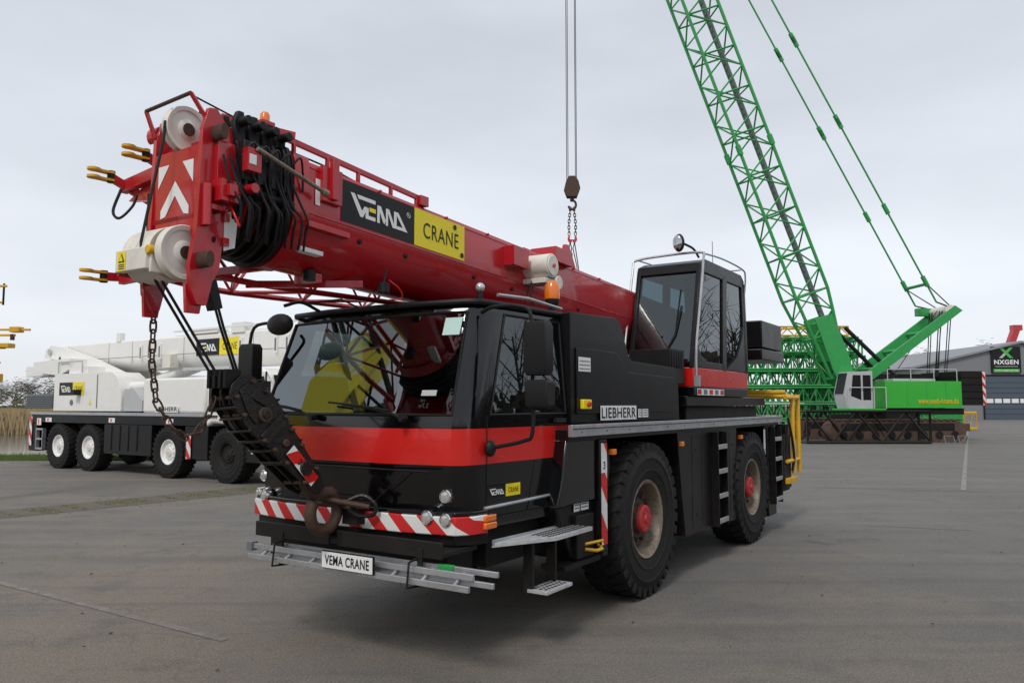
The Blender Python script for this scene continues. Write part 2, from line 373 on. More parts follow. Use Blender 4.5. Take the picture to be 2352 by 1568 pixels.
b.path(lip,.022,PLA,8)
b.path([(-2.10,.98,2.62),(-1.7,1.0,2.635),(-1.2,1.02,2.60)],.014,ALU,6)
def DW(s,z,o=.004): return (s,sidew(s)+o,z)
for x in(-2.36,-1.22): b.path([DW(x,1.0),DW(x,1.72)],.004,PLA,4)
b.path([DW(-2.36,1.0),DW(-1.22,1.0)],.004,PLA,4)
b.path([DW(-2.40,1.075,.01),DW(-1.9,1.085,.014),DW(-1.25,1.10,.014)],.012,ALU,6)
b.box(-1.5,-1.34,1.11,1.14,1.655,1.69,PLA)
b.path([DW(-1.75,1.38,.002),DW(-1.85,1.0,.003)],.0035,PLA,4)
b.obj('cab_trim',CAB)
b=B()
def bump(off): return [(-2.42,1.12-off),(-2.56,1.10-off),(-2.67,1.02),(-2.745+off,.6),(-2.765+off,.0),(-2.745+off,-.6),(-2.67,-1.02),(-2.56,-1.10+off),(-2.42,-1.12+off)]
b.prism(bump(0),'z',.915,1.04,CHV);
b.prism([(x+.03,w*.98) for x,w in bump(0)],'z',.84,.914,BLM)
b.prism([(x+.012,w*.99) for x,w in bump(0)],'z',1.041,1.072,BLK)
b.obj('bumper',MC,.008)
b=B()
b.box(-2.84,-2.45,-.78,1.05,.80,.835,CHA);b.box(-2.85,-2.83,-.78,.02,.79,.90,CHA);b.box(-2.85,-2.83,.10,1.05,.79,.90,CHA)
b.box(-2.6,-2.3,-.9,.9,.60,.80,CHA)
for w in(-.5,.85): b.box(-2.86,-2.84,w,w+.04,.60,.85,CHA)
b.obj('front_tray',MC,.005)
for w,z,r,f in((.92,1.17,.040,-2.648),(.81,1.03,.040,-2.712),(.95,1.02,.038,-2.688),(-.97,1.22,.038,-2.625),(-1.0,1.08,.036,-2.645),(-.88,1.07,.036,-2.69)):
    b=B();b.lathe([(r*1.22,.05),(r*1.22,-.004),(r*1.05,-.012),(r,-.006)],(f,w,z),(1,-.12*(1 if w>0 else -1),0),CHR,20);b.lathe([(r,.0),(r*.8,-.010),(r*.3,-.014),(.002,-.014)],(f,w,z),(1,-.12*(1 if w>0 else -1),0),LMP,20);b.obj('headlight',MC)
b=B();b.box(-2.47,-2.33,1.085,1.135,.94,.985,AMB);b.box(-2.47,-2.33,1.085,1.13,.99,1.035,AMB);b.obj('indicator_lamp',MC,.008)
b=B();b.path([(-2.755,-.4,1.10),(-2.757,.35,1.10),(-2.742,.62,1.31)],.004,PLA,4);b.path([(-2.745,-.85,1.34),(-2.762,0,1.345),(-2.745,.85,1.34)],.006,PLA,4);b.obj('panel_seam',CAB)
b=B();D=Dec((-2.36,1.067,1.135),(1,.05,0),(0,0,1),(0,1,0),b);vema(D,0,0,.40,.088)
b.obj('company_sticker',CAB)
b=B();b.box(-2.955,-2.94,.06,.55,.655,.775,BKF)
D=Dec((-2.956,.065,.66),(0,1,0),(0,0,1),(-1,0,0),b);D.rect(0,0,.48,.11,WHS,.002);D.text('VEMA CRANE',.03,.022,.45,.09,BKF,.004,.02)
b.tube((-2.94,.16,.70),(-2.80,.16,.70),.02,CHA,8);b.tube((-2.94,.43,.70),(-2.80,.43,.70),.02,CHA,8)
b.obj('number_plate',MC)
# interior
b=B()
b.prism([(-2.58,1.3),(-2.58,1.70),(-2.30,1.74),(-2.15,1.60),(-2.15,1.3)],'w',-.95,.95,INT)
b.box(-2.5,-1.2,-1.0,1.0,1.0,1.06,INT);b.box(-1.22,-1.19,-1.05,1.05,1.0,2.3,INT);b.box(-2.2,-1.25,-.92,.92,2.44,2.50,INT)
b.obj('dashboard',CAB,.02)
for w in(.5,-.5):
    b=B();b.box(-1.85,-1.4,w-.25,w+.25,1.38,1.5,SEA);b.prism([(-1.50,1.48),(-1.38,2.1),(-1.28,2.1),(-1.38,1.46)],'w',w-.24,w+.24,SEA);b.box(-1.40,-1.30,w-.12,w+.12,2.12,2.3,SEA);b.box(-1.75,-1.5,w-.15,w+.15,1.06,1.38,INT)
    b.obj('seat',CAB,.03)
b=B();c=V((-2.08,.5,1.80));ax=V((.55,0,.83)).normalized();u,v=basis(ax)
b.path([c+(u*math.cos(t)+v*math.sin(t))*.21 for t in[2*math.pi*i/24 for i in range(24)]],.016,PLA,6,True)
b.tube(c-ax*.25,c,.03,PLA);b.tube(c-u*.2,c+u*.2,.012,PLA);b.tube(c,c+v*.2,.012,PLA);b.obj('steering_wheel',CAB)
def wsp(w,z):
    f=-2.715+(z-1.725)/(2.47-1.725)*.255;e=abs(w)
    f+=.012 if e<.47 else .012+(e-.47)/(.94-.47)*.073
    return V((f-.004,w,z))
for q,m in(((.74,.88,2.30,2.43),CYA),((.68,.80,1.86,1.90),LGR)):
    b=B();w0,w1,z0,z1=q;b.add([wsp(w0,z0),wsp(w1,z0),wsp(w1,z1),wsp(w0,z1)],[(0,1,2,3)],m);b.obj('windscreen_sticker',CAB)
b=B();D=Dec(wsp(.56,1.775)+V((.012,0,0)),(.08,1,0),(.33,0,.94),(-1,0,0),b);D.text("3.7m/12'2\"",0,0,.20,.035,TEA,.001,.0,True);D.text("HEIGHT",.04,.045,.16,.065,TEA,.001,.0,True);b.obj('windscreen_lettering',CAB)
for w0,w1 in((.62,.02),(-.28,-.80)):
    b=B();b.path([(-2.76,w0,1.70),(-2.75,w0-.1,1.735),(-2.745,(w0+w1)/2,1.77),(-2.735,w1,1.80)],.011,PLA,5)
    b.path([(-2.758,w0-.12,1.755),(-2.75,(w0+w1)/2-.05,1.785),(-2.725,w1-.16,1.815)],.008,PLA,5);b.tube((-2.72,w0,1.70),(-2.78,w0,1.70),.022,PLA);b.obj('windscreen_wiper',CAB)
def rbox(b,c,dx,dy,dz,m,tp=.82):
    x,y,z=c;pts=[]
    for zz,f in((-1,.80),(-.82,1),(.82,1),(1,.80)):
        for sx,sy in((-1,-1),(1,-1),(1,1),(-1,1)): pts.append((x+sx*dx*f*(tp if sx>0 else 1),y+sy*dy*f,z+zz*dz))
    fs=[(0,1,2,3),(12,13,14,15)]
    for j in range(3):
        for i in range(4): fs.append((j*4+i,j*4+(i+1)%4,(j+1)*4+(i+1)%4,(j+1)*4+i))
    b.add(pts,fs,m)
b=B()
b.hose([(-2.34,1.0,2.46),(-2.37,1.12,2.49),(-2.38,1.34,2.48),(-2.37,1.44,2.40),(-2.37,1.45,2.0),(-2.37,1.45,1.62),(-2.37,1.38,1.55),(-2.36,1.14,1.50),(-2.38,1.06,1.48)],.015,PLA,8,4)
rbox(b,(-2.37,1.50,2.18),.06,.088,.185,PLA);rbox(b,(-2.37,1.51,1.87),.06,.09,.095,PLA)
b.ball((-2.37,1.10,1.49),.05,PLA,10,(1,.8,1.2));b.obj('wing_mirror',CAB,.012)
b=B()
b.hose([(-2.48,-.98,2.46),(-2.56,-1.08,2.48),(-2.60,-1.20,2.40),(-2.60,-1.22,2.0),(-2.60,-1.2,1.66),(-2.55,-1.1,1.58),(-2.48,-1.04,1.55)],.015,PLA,8,4)
rbox(b,(-2.57,-1.24,2.12),.06,.09,.19,PLA);rbox(b,(-2.57,-1.24,1.80),.06,.09,.11,PLA)
b.obj('wing_mirror',CAB,.012)
b=B();b.hose([(-2.44,-.56,2.56),(-2.60,-.60,2.62),(-2.74,-.64,2.58)],.014,PLA,8);b.ball((-2.76,-.66,2.43),.14,PLA,20,(.45,1,.62));b.obj('front_mirror',CAB)
b=B();b.path([(-2.44,-.55,2.55),(-2.55,-.6,2.62),(-2.55,-.2,2.62),(-2.44,-.12,2.56)],.008,PLA,6);b.obj('roof_rail',CAB)
b=B();b.tube((-1.20,.93,2.55),(-1.20,.93,2.66),.02,PLA);b.lathe([(.05,0),(.06,.02),(.06,.05)],(-1.20,.93,2.64),(0,0,1),PLA,16);b.lathe([(.066,.05),(.07,.10),(.062,.17),(.04,.205),(.01,.215)],(-1.20,.93,2.64),(0,0,1),AMB,20);b.obj('amber_beacon',CAB)
b=B();b.ball((-2.26,.93,2.66),.036,LMP,12);b.tube((-2.26,.93,2.56),(-2.26,.93,2.64),.02,PLA);b.obj('roof_lamp',CAB)
# entry steps
b=B()
b.prism([(-2.35,.815),(-1.30,.80),(-1.30,.84),(-2.35,.855)],'w',1.10,1.11,ALU)
b.prism([(-2.35,1.10),(-1.75,1.10),(-1.28,1.12),(-1.28,1.34),(-1.85,1.34)],'z',.80,.83,STE)
for i in range(14):
    for j in range(4): b.box(-1.90+i*.044,-1.878+i*.044,1.145+j*.046,1.17+j*.046,.8302,.834,CHA)
b.obj('entry_step',MC,.004)
b=B();b.prism([(-1.98,1.16),(-1.60,1.16),(-1.60,1.33),(-1.98,1.33)],'z',.43,.455,STE)
for i in range(7):
    for j in range(3): b.box(-1.94+i*.046,-1.918+i*.046,1.19+j*.045,1.212+j*.045,.4552,.459,CHA)
for x in(-1.97,-1.64): b.box(x,x+.03,1.12,1.20,.42,.80,BLM)
b.box(-1.52,-.9,1.0,1.22,.50,.54,CHA);b.obj('entry_step',MC,.005)
b=B();b.path([(-1.15,1.2,.62),(-1.05,1.26,.60),(-.95,1.26,.60),(-.9,1.2,.62)],.014,YEP,6);b.path([(-1.15,1.2,.66),(-.9,1.24,.66)],.012,YEP,6);b.obj('tow_hook',MC)
for x,z,w,h,wo in((2.34,1.15,.10,.10,1.219),(2.34,1.30,.10,.14,1.219),(4.22,1.1,.09,.35,1.194),(-1.28,.93,.10,.10,1.168),(-1.16,.93,.14,.10,1.168)):
    b=B();D2=Dec((0,wo,0),(1,0,0),(0,0,1),(0,1,0),b);D2.rect(x,z,x+w,z+h,WHS,.003)
    for k in range(3): D2.rect(x+.012,z+.02+k*.027,x+w-.012,z+.03+k*.027,GRY,.005)
    b.obj('warning_sticker',MC)
# ---- superstructure
b=B()
b.tube((2.6,0,1.602),(2.6,0,1.78),.90,CHA,36);b.box(1.75,4.6,-1.0,1.0,1.62,1.775,CHA)
b.box(1.5,4.7,-1.1,1.1,1.78,1.895,BLM)
for w in(-.42,.36): b.prism([(2.3,1.9),(4.9,1.9),(5.0,3.1),(4.7,3.3),(4.0,3.0)],'w',w,w+.06,RED)
b.box(1.2,1.55,-.3,.3,1.65,2.15,RED);b.box(.35,.75,.42,.62,2.21,2.38,RED)
b.box(2.4,4.5,-1.12,-.5,1.9,2.6,BLM)
b.tube((4.2,-.35,2.4),(4.2,.35,2.4),.3,CHA,24)
b.obj('superstructure',MC,.01)
b=B();b.tube((2.1,0,1.95),(.9,0,2.35),.11,BLM,16);b.tube((.9,0,2.35),(.1,0,2.62),.07,CHR,16);b.obj('luffing_cylinder',MC)
b=B()
b.box(4.55,5.65,-1.2,1.12,2.62,3.02,BLM);b.box(4.45,5.7,-1.22,1.14,2.44,2.60,BLM);b.box(5.4,5.6,.8,.9,3.02,3.05,CHA)
b.obj('counterweight',MC,.035)
b=B()
b.box(1.05,1.45,.62,1.10,2.02,2.40,PLA)
for k in range(5): b.box(1.06+k*.07,1.10+k*.07,1.10,1.115,2.2,2.38,PLA)
b.obj('filter_box',MC,.015)
# operator cab
W0,W1=.34,1.15
b=B()
b.prism([(1.62,1.90),(1.602,2.0),(3.68,2.0),(3.66,1.90)],'w',W0,W1,BLM)
b.prism([(1.602,2.0),(1.60,2.22),(3.72,2.22),(3.68,2.0)],'w',W0,W1,RE2)
b.prism([(1.90,3.36),(1.93,3.47),(2.1,3.53),(3.5,3.53),(3.62,3.46),(3.62,3.36)],'w',W0,W1,BLM)
def pil(p,q,t=.055,d=.055):
    for w in(W0+d/2,W1-d/2): b.bar((p[0],w,p[1]),(q[0],w,q[1]),d,t,BLM)
pil((1.64,2.2),(1.96,3.42),.10);pil((3.66,2.2),(3.58,3.42),.16);pil((2.72,2.2),(2.80,3.42),.16)
b.prism([(3.62,2.2),(3.70,2.2),(3.60,3.42),(3.52,3.42)],'w',W0,W1,BLM)
b.prism([(3.70,2.22),(2.80,2.22),(3.0,2.30),(3.25,2.42),(3.48,2.68),(3.60,3.0)],'w',W1-.03,W1,BLM)
b.prism([(1.62,2.22),(2.72,2.22),(2.72,2.30),(2.1,2.30),(1.9,2.36),(1.72,2.52)],'w',W1-.03,W1,BLM)
b.box(1.75,3.3,.45,1.0,1.95,2.0,INT)
OC=b.obj('operator_cab',MC,.010)
b=B();e=.006
b.add([(1.612-e,W0+.05,2.22),(1.612-e,W1-.05,2.22),(1.94-e,W1-.05,3.37),(1.94-e,W0+.05,3.37)],[(0,1,2,3)],GLU);b.obj('front_window',OC)
b=B();b.add([(1.68,W1-.022,2.22),(2.66,W1-.022,2.22),(2.74,W1-.022,3.38),(2.0,W1-.022,3.38)],[(0,1,2,3)],GLU);b.obj('door_window',OC)
b=B();b.add([(2.80,W1-.022,2.22),(3.62,W1-.022,2.22),(3.54,W1-.022,3.38),(2.88,W1-.022,3.38)],[(0,1,2,3)],GLU);b.obj('side_window',OC)
b=B();b.add([(1.68,W0+.02,2.22),(3.6,W0+.02,2.22),(3.5,W0+.02,3.38),(2.0,W0+.02,3.38)],[(0,1,2,3)],GLU);b.obj('side_window',OC)
b=B();b.box(2.5,3.0,.5,.98,2.35,2.48,SEA);b.prism([(2.95,2.4),(3.1,3.1),(3.22,3.1),(3.1,2.4)],'w',.5,.98,SEA);b.box(2.6,2.9,.6,.9,2.0,2.35,INT);b.box(2.1,2.3,.45,.6,2.2,2.7,INT);b.box(1.85,2.0,.5,1.0,2.15,2.45,INT);b.obj('operator_seat',OC,.03)
b=B()
b.hose([(1.56,W0-.03,2.3),(1.60,W0-.03,2.5),(1.72,W0-.03,2.95),(1.86,W0-.03,3.46),(1.90,W0-.01,3.56),(1.92,.7,3.59),(1.90,W1,3.58),(1.86,W1+.05,3.48),(1.72,W1+.05,2.95),(1.57,W1+.05,2.45),(1.55,W1+.05,2.05)],.015,ALU,8,3)
b.hose([(1.90,W1,3.58),(2.6,W1+.03,3.61),(3.45,W1+.03,3.60),(3.62,W1+.02,3.52),(3.64,W1,3.3)],.011,ALU,8,3)
b.path([(1.90,W0,3.57),(3.5,W0,3.60),(3.5,W1,3.60)],.010,ALU,8)
b.box(1.53,1.58,W1+.03,W1+.09,2.0,2.12,ALU)
b.obj('handrail',OC)
b=B();b.path([(1.62,.75,2.3),(1.70,.9,2.6),(1.80,.95,2.95)],.012,PLA,5);b.path([(1.66,.88,2.35),(1.86,.92,3.15)],.009,PLA,5);b.obj('windscreen_wiper',OC)
b=B();b.hose([(2.05,1.08,3.55),(1.95,1.05,3.64),(1.84,.98,3.69)],.014,PLA,6);b.ball((1.80,.93,3.70),.085,PLA,14,(.45,.8,1.3));b.ball((1.775,.92,3.70),.075,MIR,14,(.3,.8,1.25));b.obj('cab_mirror',OC)
b=B();b.path([(2.4,1.13,3.53),(2.4,1.13,3.80)],.004,PLA,4);b.obj('antenna',OC)
b=B();D=Dec((1.62,W1,1.905),(1,0,0),(0,0,1),(0,1,0),b)
D.rect(.08,0,1.04,.075,WHS,.004)
for k in range(5): D.rect(.10+k*.2,.01,.22+k*.2,.065,GRY if k%2 else RE2,.006)
b.obj('warning_sticker',OC)
# ---- boom
def zt(s): return 3.30-.047*(s+.56)
def prof(k=1,hw=.335,h=.715):
    r=[(0,0),(hw-.06,0),(hw-.018,-.018),(hw,-.06),(hw,-.36)]
    for i in range(1,8):
        t=i/8*math.pi/2;r.append((hw*math.cos(t),-.36-(h-.36)*math.sin(t)))
    r.append((0,-h));r=r+[(-x,y) for x,y in reversed(r[1:-1])]
    c=-h/2
    return [(x*k,c+(y-c)*k) for x,y in r]
def boomsec(b,s0,s1,k,mat,**kw):
    p=prof(k,**kw);n=len(p)
    vs=[(s0,w,zt(s0)+z) for w,z in p]+[(s1,w,zt(s1)+z) for w,z in p]
    b.add(vs,[(i,(i+1)%n,n+(i+1)%n,n+i) for i in range(n)]+[tuple(range(n)),tuple(range(n,2*n))],mat)
b=B()
boomsec(b,-3.5,5.0,1,RED)
boomsec(b,-3.53,-3.40,1.045,RED);boomsec(b,-.62,-.56,1.02,RED)
boomsec(b,-4.06,-3.5,.84,RED)
def sb(s0,s1,z0,z1,w0,w1,mat):
    b.hexa([(s0,w0,zt(s0)+z0),(s1,w0,zt(s1)+z0),(s1,w1,zt(s1)+z0),(s0,w1,zt(s0)+z0),(s0,w0,zt(s0)+z1),(s1,w0,zt(s1)+z1),(s1,w1,zt(s1)+z1),(s0,w1,zt(s0)+z1)],mat)
sb(-3.4,4.5,-.372,-.364,.30,.341,RED);sb(-3.4,4.5,-.062,-.056,.30,.339,RED)
sb(-3.30,-3.12,-.26,-.02,.33,.37,RED);sb(-3.24,-3.18,-.24,.04,.365,.40,RED)
sb(-1.05,-.80,-.26,-.08,.33,.45,RED);sb(-.2,.15,-.05,.10,.1,.4,RED)
sb(-3.45,-3.05,-.47,-.43,.2,.38,RED)
for s in(-3.2,-2.9,-2.4,-1.5,-.9,-.2,.4): b.tube((s,.28,zt(s)-.45),(s,.338,zt(s)-.45),.018,CHA,10)
for s in(-2.7,-1.9,-1.3,-.4,.3,.9): b.tube((s,.30,zt(s)-.03),(s,.342,zt(s)-.03),.012,RED,8)
b.prism([(.05,zt(.1)-.05),(.15,zt(.1)+.2),(.22,zt(.1)+.2),(.38,zt(.1)-.05)],'w',.28,.32,RED)
sb(-3.34,-3.30,-.30,-.12,.34,.345,WHS);sb(-3.42,-3.22,-.62,-.59,.18,.30,WHS)
BO=b.obj('boom',MC,.006)
b=B()
for i,(s,k) in enumerate(((-3.585,1.05),(-3.69,1.0),(-3.795,.955),(-3.90,.91))):
    boomsec(b,s-.036,s+.036,k,BLM);boomsec(b,s-.012,s+.012,k*1.03,PLA)
    t=zt(s)
    for w in(-.2,.10,.24): b.prism([(s-.035,t-.05),(s-.05,t+.08),(s-.02,t+.15),(s+.02,t+.15),(s+.035,t+.06),(s+.035,t-.05)],'w',w,w+.04,PLA)
    b.box(s-.03,s+.03,-.2,.28,t+.0,t+.05,PLA);b.tube((s,.2,t+.08),(s,.36,t+.08),.03,PLA,12)
    b.box(s-.035,s+.035,.24,.36,t-.30,t-.05,PLA);b.tube((s-.05,.34,t-.36),(s+.05,.34,t-.36),.028,PLA,10)
b.obj('boom_collar',BO,.006)
R=random.Random(3)
b=B()
for k in range(12):
    s=-3.98+k*.045;w=.36+R.uniform(0,.05)
    b.hose([(s-.08,.33,3.28),(s-.05,w,3.15-R.uniform(0,.1)),(s,w+.03,2.98),(s+.02,w-.01,2.86+R.uniform(-.06,.06)),(s+.05,w-.06,2.80)],.009,PLA,5,4)
for k in range(5):
    s=-3.95+k*.09;b.hose([(s,.36,3.3),(s+.04,.42,3.38),(s+.1,.38,3.30),(s+.12,.36,3.18)],.008,PLA,5,4)
b.box(-3.96,-3.86,.38,.43,3.20,3.34,RED);b.box(-3.95,-3.90,.431,.434,3.24,3.30,WHS)
b.tube((-3.9,.35,3.1),(-3.9,.43,3.1),.03,RED,12)
b.obj('hydraulic_hose',BO)
b=B();D=Dec((-3.10,.337,zt(-3.10)-.345),(1,0,-.047),(0,0,1),(0,1,0),b)
vema(D,0,0,1.44,.295)
D.text('R',.705,.20,.722,.222,WHS,.005)
for cx,cy in((1.30,.255),(1.40,.04)):
    D.poly([(cx+.022*math.cos(t),cy+.022*math.sin(t)) for t in[2*math.pi*i/16 for i in range(16)]],BKF,.009)
cp=[(.713+.02*math.cos(2*math.pi*i/20),.211+.02*math.sin(2*math.pi*i/20)) for i in range(20)]
b.path([D.P(x,y,.004) for x,y in cp],.0018,WHS,4,True)
b.obj('company_decal',BO)
b=B()
b.bar((-3.60,.30,3.53),(-2.20,.30,3.43),.025,.04,RED);b.bar((-3.60,.26,3.55),(-2.20,.26,3.45),.012,.018,RED)
for s in(-3.5,-3.2,-2.9,-2.55,-2.25): b.bar((s,.30,zt(s)-.02),(s,.30,3.53-(s+3.6)*.072),.03,.02,RED)
b.box(-2.24,-2.14,.27,.34,3.37,3.45,RED)
b.bar((-3.92,.1,3.60),(-3.5,.31,3.56),.035,.045,RED)
b.hose([(-3.6,.2,3.50),(-3.1,.22,3.46),(-2.6,.18,3.42),(-1.8,.2,3.38)],.008,PLA,5)
b.obj('boom_rail',BO,.004)
b=B();b.box(-3.74,-3.64,.20,.28,3.585,3.61,RED);b.lathe([(.032,0),(.032,.045),(.022,.062),(.005,.066)],(-3.69,.24,3.61),(0,0,1),AMB,12);b.obj('boom_beacon',BO)
b=B();b.tube((-3.90,.44,3.34),(-3.32,.42,3.20),.014,RIM,12);b.tube((-3.35,.42,3.207),(-3.31,.42,3.198),.026,RIM,12);b.obj('jib_pin_bar',BO)
b=B();b.tube((-.62,.30,3.10),(-.62,.60,3.10),.115,CRM,28);b.tube((-.62,.60,3.10),(-.62,.612,3.10),.098,CRM,28);b.tube((-.62,.61,3.10),(-.62,.63,3.10),.02,RE2,8);b.box(-.72,-.52,.30,.58,2.93,2.98,CRM);b.tube((-.52,.48,2.95),(-.52,.62,2.95),.065,CRM,20)
b.hose([(-.75,.45,2.95),(-.8,.47,2.8),(-.72,.5,2.6),(-.75,.5,2.45)],.008,PLA,5)
b.obj('hose_drum',BO,.008)
# boom head
b=B()
SP=[(-3.80,3.46),(-3.98,3.50),(-4.10,3.58),(-4.20,3.57),(-4.27,3.44),(-4.29,3.1),(-4.31,2.85),(-4.38,2.60),(-4.36,2.47),(-4.28,2.38),(-4.16,2.38),(-4.10,2.52),(-4.02,2.60),(-3.98,2.80),(-3.86,2.95)]
for w in(-.30,.26): b.prism(SP,'w',w,w+.04,RED)
b.box(-4.275,-4.24,-.26,.26,2.90,3.34,RED);b.box(-4.26,-3.9,-.26,.26,3.30,3.34,RED)
b.box(-4.10,-4.02,-.26,.26,2.6,3.3,RED);b.tube((-4.22,.32,2.85),(-4.22,.32,3.10),.045,RED,14)
b.prism([(-.24,2.93),(-.24,2.78),(-.14,2.86),(.14,2.86),(.24,2.78),(.24,2.93)],'s',-4.275,-4.24,RED)
for w in(-.27,.23): b.prism([(-4.38,2.5),(-4.36,2.33),(-4.2,2.33),(-4.16,2.45)],'w',w,w+.03,RED)
D=Dec((-4.276,0,0),(0,1,0),(0,0,1),(-1,0,0),b)
for sg in(-1,1):
    D.poly([(.21*sg,3.26),(.08*sg,3.26),(.21*sg,3.12)],WHS,.003)
    D.poly([(0,3.15),(.17*sg,2.98),(.17*sg,2.93),(.11*sg,2.94),(0,3.06)],WHS,.004)
b.box(-4.16,-3.92,.31,.43,3.00,3.13,RED);b.box(-4.10,-3.98,.43,.47,3.03,3.10,RED)
b.box(-4.2,-4.0,.305,.36,2.95,2.98,RED)
b.prism([(-3.98,2.95),(-3.80,3.0),(-3.84,2.75),(-3.98,2.72)],'w',.30,.31,WHS)
b.tube((-4.13,.30,3.42),(-4.13,.42,3.42),.05,RUS,16);b.tube((-4.26,.30,2.64),(-4.26,.42,2.64),.05,RUS,16)
b.tube((-4.2,-.30,3.50),(-4.2,-.42,3.50),.05,RED,12)
for z in(2.78,2.95,3.2,3.35): b.tube((-4.1,.30,z),(-4.1,.312,z),.02,CHA,8)
for z in(2.75,2.9,3.05,3.2): b.box(-4.0,-3.93,.30,.325,z,z+.05,RED)
b.hose([(-3.98,.36,3.0),(-4.0,.44,2.92),(-3.96,.46,2.86),(-3.92,.42,2.92)],.01,RE2,6)
b.xf(lambda s,w,z:(-4.15+(s+4.28)*.56,w*.83,z))
HD=b.obj('boom_head',BO,.005)
b=B();b.path([(-4.14,-.24,3.46),(-4.20,-.25,3.62)],.014,RED,6);b.path([(-4.20,-.25,3.62),(-4.20,.20,3.64)],.012,RUS,8);b.path([(-4.20,.20,3.64),(-4.08,.22,3.48)],.014,RED,6);b.path([(-4.20,.18,3.64),(-3.7,.2,3.56)],.006,ROP,5);b.obj('rope_retainer',HD)
def sheave(c,r,t,parent,mat=CRM):
    b=B();b.lathe([(.03,-t*.5),(r*.40,-t*.40),(r*.45,-t*.28),(r*.78,-t*.24),(r*.82,-t*.42),(r*.97,-t*.5),(r,-t*.42),(r*.86,-t*.1),(r*.86,t*.1),(r,t*.42),(r*.97,t*.5),(r*.82,t*.42),(r*.78,t*.24),(r*.45,t*.28),(r*.40,t*.40),(.03,t*.5)],c,(0,1,0),mat,40)
    b.tube((c[0],c[1]-t*.6,c[2]),(c[0],c[1]+t*.6,c[2]),.04,RUS,12);b.obj('sheave',parent)
sheave((-4.09,0,3.48),.148,.06,HD)
for w in(-.20,-.13,-.06,.01,.13): sheave((-4.17,w,2.69),.165,.064,HD)
b=B();b.box(-4.36,-4.31,-.25,.06,2.58,2.71,CRM);b.box(-4.34,-4.15,-.26,-.24,2.56,2.68,RED);b.box(-4.34,-4.15,.06,.08,2.56,2.68,CRM)
D=Dec((-4.36,-.22,2.585),(0,1,0),(0,0,1),(-1,0,0),b);D.rect(0,0,.08,.115,YEL,.002);D.poly([(.008,.05),(.072,.05),(.04,.105)],BKF,.004);D.poly([(.02,.057),(.06,.057),(.04,.094)],YEL,.006)
for k in range(3): D.rect(.01,.01+k*.012,.07,.015+k*.012,BKF,.004)
b.tube((-4.36,.07,2.69),(-4.26,.07,2.69),.028,YEP,10)
b.obj('rope_guard',HD,.006)
b=B()
b.path([(-4.0,.0,3.63),(-3.6,.02,3.48),(-1,0,3.36)],.009,ROP)
b.path([(-4.23,0,3.5),(-4.235,0,3.40),(-4.33,-.04,2.75),(-4.32,-.04,2.6)],.009,ROP)
for w in(-.08,-.02): b.path([(-4.22,w,2.56),(-4.0,w,2.26),(-3.78,w+.02,1.94)],.009,ROP)
for w in(.13,.16): b.path([(-4.02,w,2.62),(-3.86,w-.05,2.28),(-3.68,w-.1,1.94)],.009,ROP)
b.obj('hoist_rope',BO)
b=B();b.prism([(-4.06,2.52),(-4.0,2.55),(-3.95,2.38),(-4.0,2.36)],'w',.14,.22,PLA);b.obj('rope_socket',BO)
pts=[(-4.12,-.22,2.40),(-4.12,-.22,2.05),(-4.09,-.21,1.82),(-4.02,-.18,1.68),(-3.94,-.15,1.60),(-3.86,-.12,1.62),(-3.80,-.1,1.72),(-3.77,-.08,1.84)]
b=B();b.chain(pts,.042,.020,.0065,RUS);b.obj('chain',BO)
# hook block
P0=V((-3.75,.02,1.95));P1=V((-3.08,.10,1.19));ax=(P1-P0).normalized();wv=V((0,1,0));wv=(wv-ax*wv.dot(ax)).normalized();nv=ax.cross(wv)
def HB(a,w,n): return P0+ax*a+wv*w*.74+nv*n*.76
b=B()
def plate(w,t,pts,m):
    n=len(pts);b.add([HB(a,w-t/2,c) for a,c in pts]+[HB(a,w+t/2,c) for a,c in pts],[tuple(range(n)),tuple(range(n,2*n))]+[(i,(i+1)%n,n+(i+1)%n,n+i) for i in range(n)],m)
big=[(.0,-.06),(.03,-.12),(.12,-.17),(.28,-.19),(.42,-.175),(.48,-.15),(.62,-.14),(.72,-.12),(.90,-.10),(1.0,-.05),(1.0,.05),(.90,.10),(.72,.12),(.62,.14),(.48,.15),(.42,.175),(.28,.19),(.12,.17),(.03,.12),(.0,.06)]
mid=[(.02,-.05),(.1,-.15),(.3,-.17),(.55,-.13),(.95,-.05),(.95,.05),(.55,.13),(.3,.17),(.1,.15),(.02,.05)]
for i,w in enumerate((-.155,-.085,-.015,.055,.125)): plate(w,.016,big if i in(0,2,4) else mid,GRS_)
for w in(-.12,-.05,.02,.09): b.lathe([(.02,-.014),(.10,-.013),(.125,-.02),(.10,0),(.125,.02),(.10,.013),(.02,.014)],HB(.28,w,0),wv,GRY if w<0 else PLA,28)
b.tube(HB(.30,-.18,0),HB(.30,.17,0),.05,RUS,14);b.tube(HB(.30,.15,0),HB(.30,.185,0),.03,GRS_,6);b.tube(HB(.78,-.18,0),HB(.78,.18,0),.05,GRS_,14);b.tube(HB(.55,-.18,0),HB(.55,.16,0),.025,RUS,10)
plate(-.175,.01,[(.45,-.10),(.9,-.06),(.9,.06),(.45,.10)],PLA)
plate(.142,.012,[(.06,-.05),(.22,-.12),(.30,-.12),(.30,-.07),(.16,0),(.30,.07),(.30,.12),(.22,.12),(.06,.05)],GRS_)
plate(.142,.014,[(.38,-.15),(.46,-.15),(.46,.15),(.38,.15)],GRS_)
for a,n in((.08,.10),(.08,-.10),(.2,.15),(.2,-.15),(.42,.15),(.42,-.15),(.52,.125),(.52,-.125),(.65,.11),(.65,-.11),(.85,.085),(.85,-.085)): b.tube(HB(a,-.19,n),HB(a,.17,n),.014,RUS,8)
